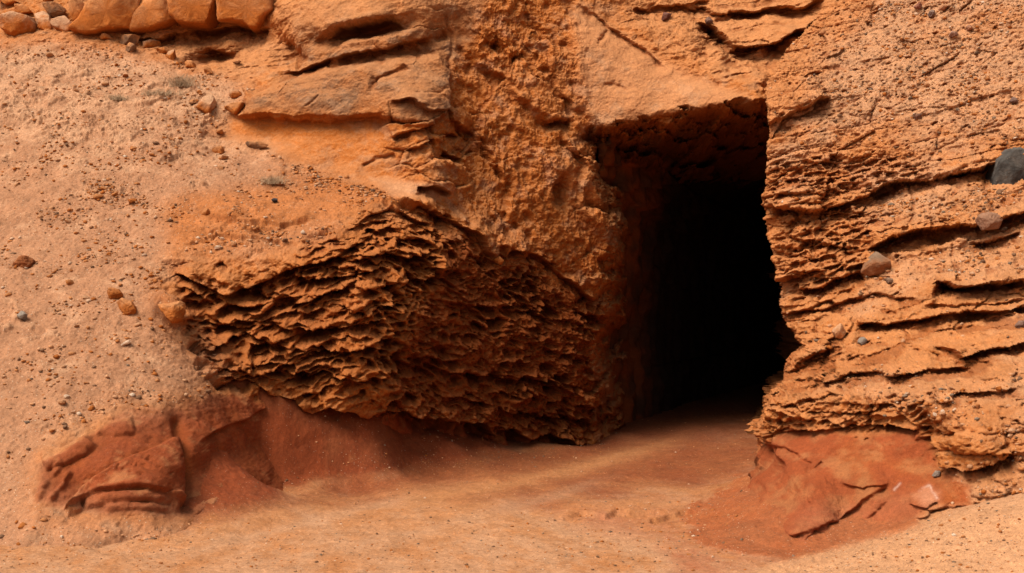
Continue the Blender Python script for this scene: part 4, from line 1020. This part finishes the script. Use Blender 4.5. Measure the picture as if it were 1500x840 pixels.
OB, DB = ORANGE * 1.0, DUST * 1.05
G1 = 'squared blocks along the top left of the cliff'
blocks = [
 ('long rough orange slab, first of the row of overhanging slabs at the top', [(110, 46), (128, 30), (140, 8), (165, -14), (207, -14), (207, 20), (203, 30), (196, 45), (180, 45), (150, 51), (135, 53)], 1.0, -.2),
 ('darker orange slab with slanting lower edge, second of the overhanging row', [(205, -14), (250, -14), (256, 8), (258, 30), (245, 38), (225, 46), (198, 49), (200, 30), (207, 18)], 1.0, -.25),
 ('square faced pale slab between two vertical cracks in the overhanging row', [(252, -14), (325, -14), (325, 37), (300, 39), (268, 37), (257, 25)], 1.0, -.22),
 ('last slab at the right end of the overhanging row, with chipped lower corner', [(325.5, -14), (396, -14), (402, 20), (392, 28), (380, 44), (372, 44), (362, 37), (345, 34), (326, 36)], 1.0, -.18),
 ('large pale squared block resting on the scree at the left edge', [(3, 26), (20, 20), (45, 22), (53, 40), (54, 52), (30, 55), (8, 55), (2, 40)], .9, -.1),
 ('flat rounded stone lying on top of the large pale squared block', [(12, 17), (25, 8), (40, 8), (51, 14), (50, 20), (35, 22), (20, 21), (12, 21)], 1.2, -.1),
 ('upright brown block wedged right of the large pale squared block', [(48, 19), (60, 15), (72, 22), (80, 38), (79, 48), (60, 53), (54, 45)], .9, -.08),
 ('dark rough boulder perched above the upright brown block', [(58, 14), (66, 6), (85, 5), (98, 17), (95, 25), (82, 28), (70, 23)], .9, -.15),
 ('pale wedge block below the dark perched boulder', [(75, 31), (100, 24), (111, 42), (105, 47), (82, 55), (80, 40)], .9, .0),
 ('tilted smooth orange block leaning left of the overhanging slabs', [(98, 5), (108, -6), (119, 2), (130, 30), (122, 37), (110, 34), (102, 20)], .9, -.1),
 ('wide block cut off by the top left corner', [(-14, -14), (50, -14), (56, 9), (30, 6), (10, 11), (-14, 7)], .9, .1),
 ('small block wedged at the top edge behind the dark perched boulder', [(58, -14), (97, -14), (93, 2), (75, 6), (60, 8)], .9, .1),
]
for i, (lb, pts, dp, dy) in enumerate(blocks):
    if i < 4:
        pu = sum(p[0] for p in pts) / len(pts); pv = sum(p[1] for p in pts) / len(pts)
        pts = [(pu + (u - pu) * 1.06, pv + (v - pv) * 1.08) for u, v in pts]
    stone('rock_block', lb, 'rock block', pts, A, G1, depth=dp, dy=dy, seed=i + 1, box=10.0, rough=.05, facets=3 if i < 4 else 8, colr=OB if i != 7 else BROWN, col2=DB if i not in (4, 6, 8) else PALE)
G2 = 'fallen chunks below the overhanging slabs'
chunks = [
 ('thin flat slab lying under the long rough orange slab', [(134, 55), (150, 50), (180, 47), (174, 54), (150, 59), (137, 59)]),
 ('long low brown chunk, uppermost of the pile under the slabs', [(166, 59), (178, 51), (205, 52), (212, 60), (200, 66), (172, 67)]),
 ('pale squared chunk in the pile under the slabs', [(210, 63), (216, 56), (232, 55), (235, 66), (222, 75), (212, 73)]),
 ('round brown chunk left of the pale squared chunk', [(180, 70), (190, 63), (202, 67), (200, 77), (188, 77)]),
 ('narrow pale chunk right of the pale squared chunk', [(229, 72), (248, 67), (250, 76), (236, 80), (228, 78)]),
 ('broad pale chunk beside the dark hollow', [(228, 80), (260, 73), (268, 78), (264, 90), (250, 92), (238, 86)]),
 ('leaning chunk at the lip of the dark hollow', [(269, 92), (276, 86), (288, 95), (287, 101), (272, 99)]),
 ('long pale chunk lying below the dark hollow', [(287, 99), (295, 94), (319, 105), (318, 112), (300, 108)]),
 ('small dark chunk resting right of the dark hollow', [(336, 89), (350, 86), (359, 92), (346, 96)]),
 ('pale triangular boulder at the end of the smooth slab', [(286, 148), (298, 139), (316, 139), (323, 150), (324, 163), (310, 178), (295, 168), (287, 156)]),
 ('orange wedge between the triangular boulder and the smooth slab', [(324, 163), (340, 152), (357, 150), (360, 168), (345, 168)]),
 ('small brown chunk touching the left of the triangular boulder', [(273, 154), (280, 146), (289, 143), (286, 156)]),
 ('flat pale chunk in the rubble above the triangular boulder', [(329, 140), (338, 131), (352, 133), (355, 142), (340, 144)]),
 ('reddish chunk at the start of the rubble strip', [(309, 221), (320, 212), (330, 214), (335, 225), (312, 227)]),
 ('dark grey chunk just above the reddish chunk', [(314, 195), (322, 187), (329, 191), (327, 197)]),
 ('flat brown slab lying on the rubble strip under the smooth slab', [(352, 208), (366, 203), (385, 209), (400, 218), (380, 219), (362, 214)]),
]
for i, (lb, pts) in enumerate(chunks):
    stone('rock_chunk', lb, 'rock', pts, A, G2, depth=.9, dy=-.04, seed=40 + i, box=3.4, rough=.07, colr=BROWN if i in (1, 3, 8, 11, 15) else ORANGE * .9, col2=PALE if i in (2, 5, 9, 12) else DUST, nth=72, nph=36)
singles = [
 ('boulder', 'reddish porous clinker lying alone on the pale scree', 'boulder', A, [(16, 382), (24, 376), (40, 376), (53, 384), (50, 394), (34, 397), (22, 391)], np.array([.20, .06, .018]), np.array([.27, .10, .035]), .14),
 ('boulder', 'rounded tan boulder, upper one of the pair on the scree', 'boulder', A, [(147, 429), (160, 421), (175, 424), (183, 435), (168, 441), (155, 438)], ORANGE * .8, DUST, .07),
 ('boulder', 'long rough boulder, lower one of the pair on the scree', 'boulder', A, [(169, 444), (180, 437), (195, 443), (209, 457), (200, 467), (185, 461)], ORANGE * .85, DUST, .07),
 ('boulder', 'small light grey stone half buried in the scree', 'stone', A, [(22, 463), (32, 456), (44, 464), (37, 471), (25, 469)], np.array([.16, .12, .09]), np.array([.28, .22, .17]), .05),
 ('boulder', 'single black stone on the orange shelf above the honeycombed ledge', 'stone', A, [(396, 295), (401, 290), (406, 291), (407, 297), (399, 298)], np.array([.03, .028, .03]), np.array([.06, .05, .05]), .05),
 ('boulder', 'lumpy boulder jammed where the scree meets the ledge', 'boulder', A, [(222, 455), (235, 445), (262, 443), (285, 450), (287, 460), (268, 472), (250, 474), (232, 464)], ORANGE * .9, DUST, .09),
 ('boulder', 'pale smooth pebble stuck in the ledge below the pick marked wall', 'stone', A, [(722, 379), (730, 373), (738, 382), (736, 389), (727, 387)], ORANGE, DUST, .04),
 ('boulder', 'large dark grey boulder cut off by the right edge', 'boulder', B, [(1444, 252), (1458, 236), (1472, 222), (1500, 215), (1540, 222), (1550, 264), (1505, 282), (1468, 288), (1448, 278)], np.array([.035, .03, .026]), np.array([.10, .084, .07]), .07),
 ('boulder', 'round brown boulder with grey cap resting on the layered outcrop', 'boulder', B, [(1257, 389), (1265, 378), (1278, 368), (1296, 367), (1313, 380), (1313, 396), (1300, 403), (1275, 405), (1262, 399)], np.array([.22, .085, .035]), np.array([.19, .115, .07]), .07),
 ('boulder', 'pale angular stone near the edge of the dark mouth', 'stone', B, [(1216, 496), (1222, 482), (1232, 473), (1245, 482), (1238, 494), (1222, 498)], DUST, PALE, .06),
 ('boulder', 'small blue grey stone right of the pale angular stone', 'stone', B, [(1255, 499), (1264, 492), (1272, 500), (1262, 510), (1257, 507)], np.array([.12, .085, .065]), np.array([.2, .15, .115]), .05),
 ('boulder', 'purplish brown boulder set in the bed below the dark grey boulder', 'boulder', B, [(1429, 323), (1438, 312), (1458, 310), (1468, 322), (1462, 335), (1440, 337)], np.array([.20, .095, .055]), np.array([.26, .13, .075]), .08),
 ('boulder', 'flat brown stone just below the round brown boulder', 'stone', B, [(1292, 411), (1300, 407), (1312, 408), (1310, 414), (1298, 416)], np.array([.13, .07, .045]), np.array([.22, .13, .08]), .05),
 ('boulder', 'small dark stone on the pale upper beds near the right edge', 'stone', B, [(1477, 147), (1484, 142), (1493, 145), (1490, 151), (1479, 152)], np.array([.11, .06, .045]), np.array([.18, .10, .07]), .05),
 ('boulder', 'round brown stone in the middle of the pale upper beds', 'stone', B, [(1338, 170), (1345, 164), (1352, 169), (1348, 175), (1340, 175)], np.array([.14, .065, .04]), np.array([.2, .1, .065]), .05),
 ('boulder', 'grey brown stone near the top edge of the pale beds', 'stone', B, [(1358, 20), (1364, 12), (1372, 14), (1371, 24), (1362, 26)], np.array([.16, .10, .08]), np.array([.22, .14, .10]), .05),
 ('boulder', 'reddish flat stone at the top edge beside the grey brown stone', 'stone', B, [(1373, 12), (1382, 6), (1392, 9), (1386, 16), (1375, 16)], np.array([.25, .09, .04]), np.array([.3, .13, .06]), .05),
 ('boulder', 'dark red stone left of the grey brown stone at the top', 'stone', B, [(1338, 10), (1346, 4), (1353, 8), (1348, 14), (1340, 14)], np.array([.18, .06, .035]), np.array([.2, .08, .05]), .05),
 ('boulder', 'long purplish stone on the pale upper beds', 'stone', B, [(1384, 52), (1394, 46), (1407, 45), (1404, 52), (1392, 55)], np.array([.22, .11, .075]), np.array([.28, .15, .10]), .05),
 ('boulder', 'flat reddish stone above the long purplish stone', 'stone', B, [(1410, 42), (1420, 36), (1430, 38), (1424, 44), (1412, 45)], np.array([.25, .10, .05]), np.array([.3, .14, .08]), .05),
 ('boulder', 'dark stone in the shaded gully above the tunnel', 'stone', A, [(1029, 33), (1038, 24), (1046, 25), (1043, 38), (1034, 38)], np.array([.11, .055, .04]), np.array([.16, .085, .06]), .06),
 ('boulder', 'dark red stone on the beds above the smooth triangular face', 'stone', A, [(964, 26), (972, 19), (984, 20), (986, 28), (972, 31)], np.array([.12, .045, .03]), np.array([.16, .07, .05]), .06),
 ('boulder', 'pale pebble on the lip above the red clay wall', 'stone', B, [(1375, 605), (1380, 598), (1386, 601), (1383, 608), (1377, 608)], PALE, np.array([.45, .33, .24]), .04),
 ('boulder', 'grey stone lying on the clay under the overhanging lip', 'stone', B, [(1363, 696), (1370, 689), (1380, 691), (1380, 697), (1368, 699)], np.array([.18, .13, .10]), np.array([.24, .18, .14]), .05),
 ('boulder', 'brown stone embedded at the right edge below the thick dark bed', 'stone', B, [(1486, 478), (1493, 470), (1506, 470), (1508, 482), (1492, 484)], np.array([.12, .065, .045]), np.array([.18, .1, .07]), .06),
]
for i, (nm, lb, ct_, S, pts, c1, c2, ro) in enumerate(singles):
    stone(nm, lb, ct_, pts, S, depth=.95, dy=-.02, seed=80 + i, box=2.7 if i != 7 else 4.0, facets=12 if i != 7 else 7, rough=ro, colr=c1, col2=c2, nth=110, nph=56, fine=.9)

# ---- small angular stones, each an object; copies share the mesh of their kind
import bmesh
def small_mesh(name, seed, sub, c1, c2):
    bm = bmesh.new(); bmesh.ops.create_icosphere(bm, subdivisions=sub, radius=1)
    rs = np.random.RandomState(seed)
    v = np.array([p.co[:] for p in bm.verts]); v /= np.linalg.norm(v, axis=1)[:, None]
    pn = rs.normal(size=(11, 3)); pn /= np.linalg.norm(pn, axis=1)[:, None]; pd = rs.uniform(.55, 1.0, 11)
    dot = v @ pn.T
    r = np.min(np.where(dot > .05, pd / np.maximum(dot, .05), 9), axis=1); r = np.minimum(r, 1.25)
    v = v * r[:, None] * np.array([1, rs.uniform(.7, 1), rs.uniform(.45, .75)])
    for p, q in zip(bm.verts, v): p.co = q
    me = bpy.data.meshes.new(name); bm.to_mesh(me); bm.free()
    t = rs.rand(len(v), 1) * .5 + .5 * (v[:, 2:3] > .1)
    at = me.color_attributes.new('tint', 'FLOAT_COLOR', 'POINT')
    c4 = np.ones((len(v), 4), f32) * .2; c4[:, :3] = c1 * (1 - t) + c2 * t; at.data.foreach_set('color', c4.ravel())
    me.materials.append(M_STONE)
    return me
KINDS = [(ORANGE * .9, DUST), (DUST, PALE), (BROWN * .8, BROWN * 1.3), (ORANGE * .7, ORANGE), (np.array([.13, .08, .05]), np.array([.2, .135, .09])), (PALE, np.array([.52, .38, .27]))]
protos = [[small_mesh('loose_stone', 11 * k + j, 2, KINDS[k][0], KINDS[k][1]) for j in range(4)] for k in range(len(KINDS))]
rng = np.random.RandomState(3)
def vis(S):
    return (S.Uf > 2) & (S.Uf < 1498) & (S.Vf > 2) & (S.Vf < 838)
def pick(S, w, n):
    w = (w * vis(S)).ravel().astype(float); w /= w.sum()
    return rng.choice(w.size, n, replace=False, p=w)
def scatter(S, w, n, lo, hi, mixk, name, label, group, power=2.5):
    first = {}
    idx = pick(S, w, n)
    C = S.co.reshape(-1, 3)
    for i in idx:
        k = rng.choice(len(KINDS), p=mixk); j = rng.randint(4)
        s = lo * (hi / lo) ** (rng.rand() ** power)
        if (k, j) not in first:
            o = bpy.data.objects.new(name, protos[k][j]); first[(k, j)] = o
        else: o = first[(k, j)].copy()
        col.objects.link(o)
        o.location = C[i] + np.array([0, -.15 * s, .12 * s])
        o.rotation_euler = (rng.uniform(-.5, .5), rng.uniform(-.5, .5), rng.uniform(0, 6.28)); o.scale = (s, s * rng.uniform(.7, 1.1), s * rng.uniform(.7, 1.1))
        tag(o, label, 'stone', group)
def zone(S, polys, base):
    w = np.full(S.U.shape, base, f32)
    for pts, k in polys: w = np.maximum(w, S.mask(pts, 10) * k)
    return w
Yn = A.co[..., 1]
foot = np.gradient(A.co[..., 1], axis=0); area = np.sqrt(1 + (foot / np.maximum(np.gradient(A.Z, axis=0), 1e-4)) ** 2).clip(1, 4)
rub = zone(A, [([(335, 196), (400, 205), (470, 245), (580, 288), (600, 304), (540, 300), (470, 275), (400, 235), (340, 212)], 7), ([(225, 60), (300, 95), (420, 140), (400, 160), (330, 150), (280, 110)], 5), ([(120, 250), (210, 255), (210, 300), (140, 300)], 4), ([(280, 338), (420, 338), (430, 358), (300, 362)], 4), ([(220, 395), (260, 380), (285, 440), (240, 450)], 4)], 1.0)
clus = np.clip(.25 + 2.5 * fbm(A.X.astype(f32) * 1.2, Yn.astype(f32) * 1.2, A.Z.astype(f32) * 1.2 + 7, 4), .08, 3)
scatter(A, r_screeA * rub * clus * area, 165, .025, .09, [.36, .32, .10, .14, .02, .06], 'loose_stone', 'small loose stone lying on the pale scree slope', 'small stones on the scree slope')
wB = r_screeB * (B.Yc < .01) * np.clip(.3 + 2.5 * fbm(B.X.astype(f32) * 1.5, B.Y.astype(f32) * 1.5, B.Z.astype(f32) * 2, 4), .05, 3)
scatter(B, wB, 90, .018, .06, [.27, .33, .16, .12, .04, .08], 'loose_stone', 'small loose stone lying on the layered right outcrop', 'small stones on the right outcrop')
wG = zone(G, [([(800, 760), (1000, 752), (1090, 800), (1060, 838), (900, 836), (820, 830)], 1.0), ([(1140, 850), (1420, 745), (1500, 740), (1500, 850)], .8)], .01)
scatter(G, wG, 42, .012, .035, [.25, .2, .3, .1, .1, .05], 'loose_stone', 'small loose stone lying on the sandy track', 'small stones on the track')

# ---- gravel nobody could count
def gravel(name, label, S, w, n, lo, hi, mixk, power=3.0):
    bm = bmesh.new(); bmesh.ops.create_icosphere(bm, subdivisions=1, radius=1)
    bv = np.array([p.co[:] for p in bm.verts]); bf = np.array([[q.index for q in f.verts] for f in bm.faces]); bm.free()
    idx = pick(S, w, n); C = S.co.reshape(-1, 3)[idx]
    s = lo * (hi / lo) ** (rng.rand(n) ** power)
    V = bv[None] * (1 + .35 * rng.normal(size=(n, len(bv), 1)).clip(-1, 1)) * np.stack([np.ones(n), rng.uniform(.6, 1, n), rng.uniform(.4, .8, n)], 1)[:, None, :]
    a = rng.uniform(0, 6.28, n); c, s_ = np.cos(a), np.sin(a)
    V = np.stack([V[..., 0] * c[:, None] - V[..., 1] * s_[:, None], V[..., 0] * s_[:, None] + V[..., 1] * c[:, None], V[..., 2]], -1)
    V = V * s[:, None, None] + C[:, None, :] + np.array([0, -.1, .1]) * s[:, None, None]
    kk = rng.choice(len(KINDS), n, p=mixk); t = rng.rand(n, 1)
    k1 = np.array([k[0] for k in KINDS])[kk]; k2 = np.array([k[1] for k in KINDS])[kk]
    cl = np.repeat(k1 * (1 - t) + k2 * t, len(bv), 0)
    fq = (bf[None] + (np.arange(n) * len(bv))[:, None, None]).reshape(-1, 3)
    o = make_mesh(name, V.reshape(-1, 3), fq, cl, M_STONE, smooth=False, extra=np.zeros(len(cl)))
    tag(o, label, 'gravel', kind='stuff')
gravel('gravel', 'fine gravel strewn over the pale scree slope', A, r_screeA * rub * clus * area, 9000, .006, .045, [.34, .32, .10, .16, .02, .06])
gravel('gravel', 'fine gravel on the ledges of the layered right outcrop', B, (wB + .05) * (1 - r_clayB) * (B.Yc < .01), 7000, .006, .042, [.3, .3, .15, .1, .08, .07])
gravel('gravel', 'fine gravel on the track and the sandy bank at the lower right', G, zone(G, [([(1140, 850), (1420, 745), (1500, 740), (1500, 850)], 1.0), ([(800, 760), (1000, 752), (1090, 800), (1060, 838), (900, 836), (820, 830)], .5), ([(0, 780), (1100, 720), (1100, 840), (0, 840)], .4), ([(430, 600), (870, 636), (900, 660), (700, 690), (430, 680)], .5)], .06), 6500, .005, .022, [.25, .3, .2, .1, .1, .05])

# ---- dry scrub
def shrub(label, u, v, wpx, hpx, seed):
    c = surf(A, u, v); d = c[1]; w = wpx * d / F; h = hpx * d / F
    rs = np.random.RandomState(seed); vs = []; fs = []
    for i in range(260):
        x0 = rs.normal() * w * .22; y0 = rs.normal() * w * .12
        L = h * rs.uniform(.5, 1.2); az = rs.uniform(0, 6.28); lean = rs.uniform(.2, 1.1)
        p = np.array([x0, y0, -.02]); dr = np.array([math.cos(az) * lean, math.sin(az) * lean, 1.0]); dr /= np.linalg.norm(dr)
        r = rs.uniform(.003, .006)
        for k in range(3):
            q = p + dr * L / 3
            sd = np.cross(dr, [0, 1, 0.2]); sd /= np.linalg.norm(sd) + 1e-6; up_ = np.cross(sd, dr)
            b = len(vs)
            for pt, rr in ((p, r), (q, r * .7)):
                for ang in (0, 2.1, 4.2): vs.append(pt + (sd * math.cos(ang) + up_ * math.sin(ang)) * rr)
            for e in range(3): fs.append((b + e, b + (e + 1) % 3, b + 3 + (e + 1) % 3, b + 3 + e))
            p = q; r *= .7; dr = dr + rs.normal(size=3) * .35; dr /= np.linalg.norm(dr)
    me = bpy.data.meshes.new('dry_shrub'); me.from_pydata([tuple(x) for x in vs], [], fs); me.materials.append(M_TWIG)
    o = bpy.data.objects.new('dry_shrub', me); col.objects.link(o); o.location = c
    tag(o, label, 'shrub')
shrub('wide low mat of dry brown twigs high on the scree', 238, 136, 62, 10, 1)
shrub('taller grey dry shrub above the wide mat of twigs', 266, 124, 34, 20, 2)
shrub('thin grey dry tuft left of the wide mat of twigs', 174, 145, 34, 9, 3)
shrub('round pale grey dry cushion plant on the rubble strip', 401, 268, 42, 14, 4)
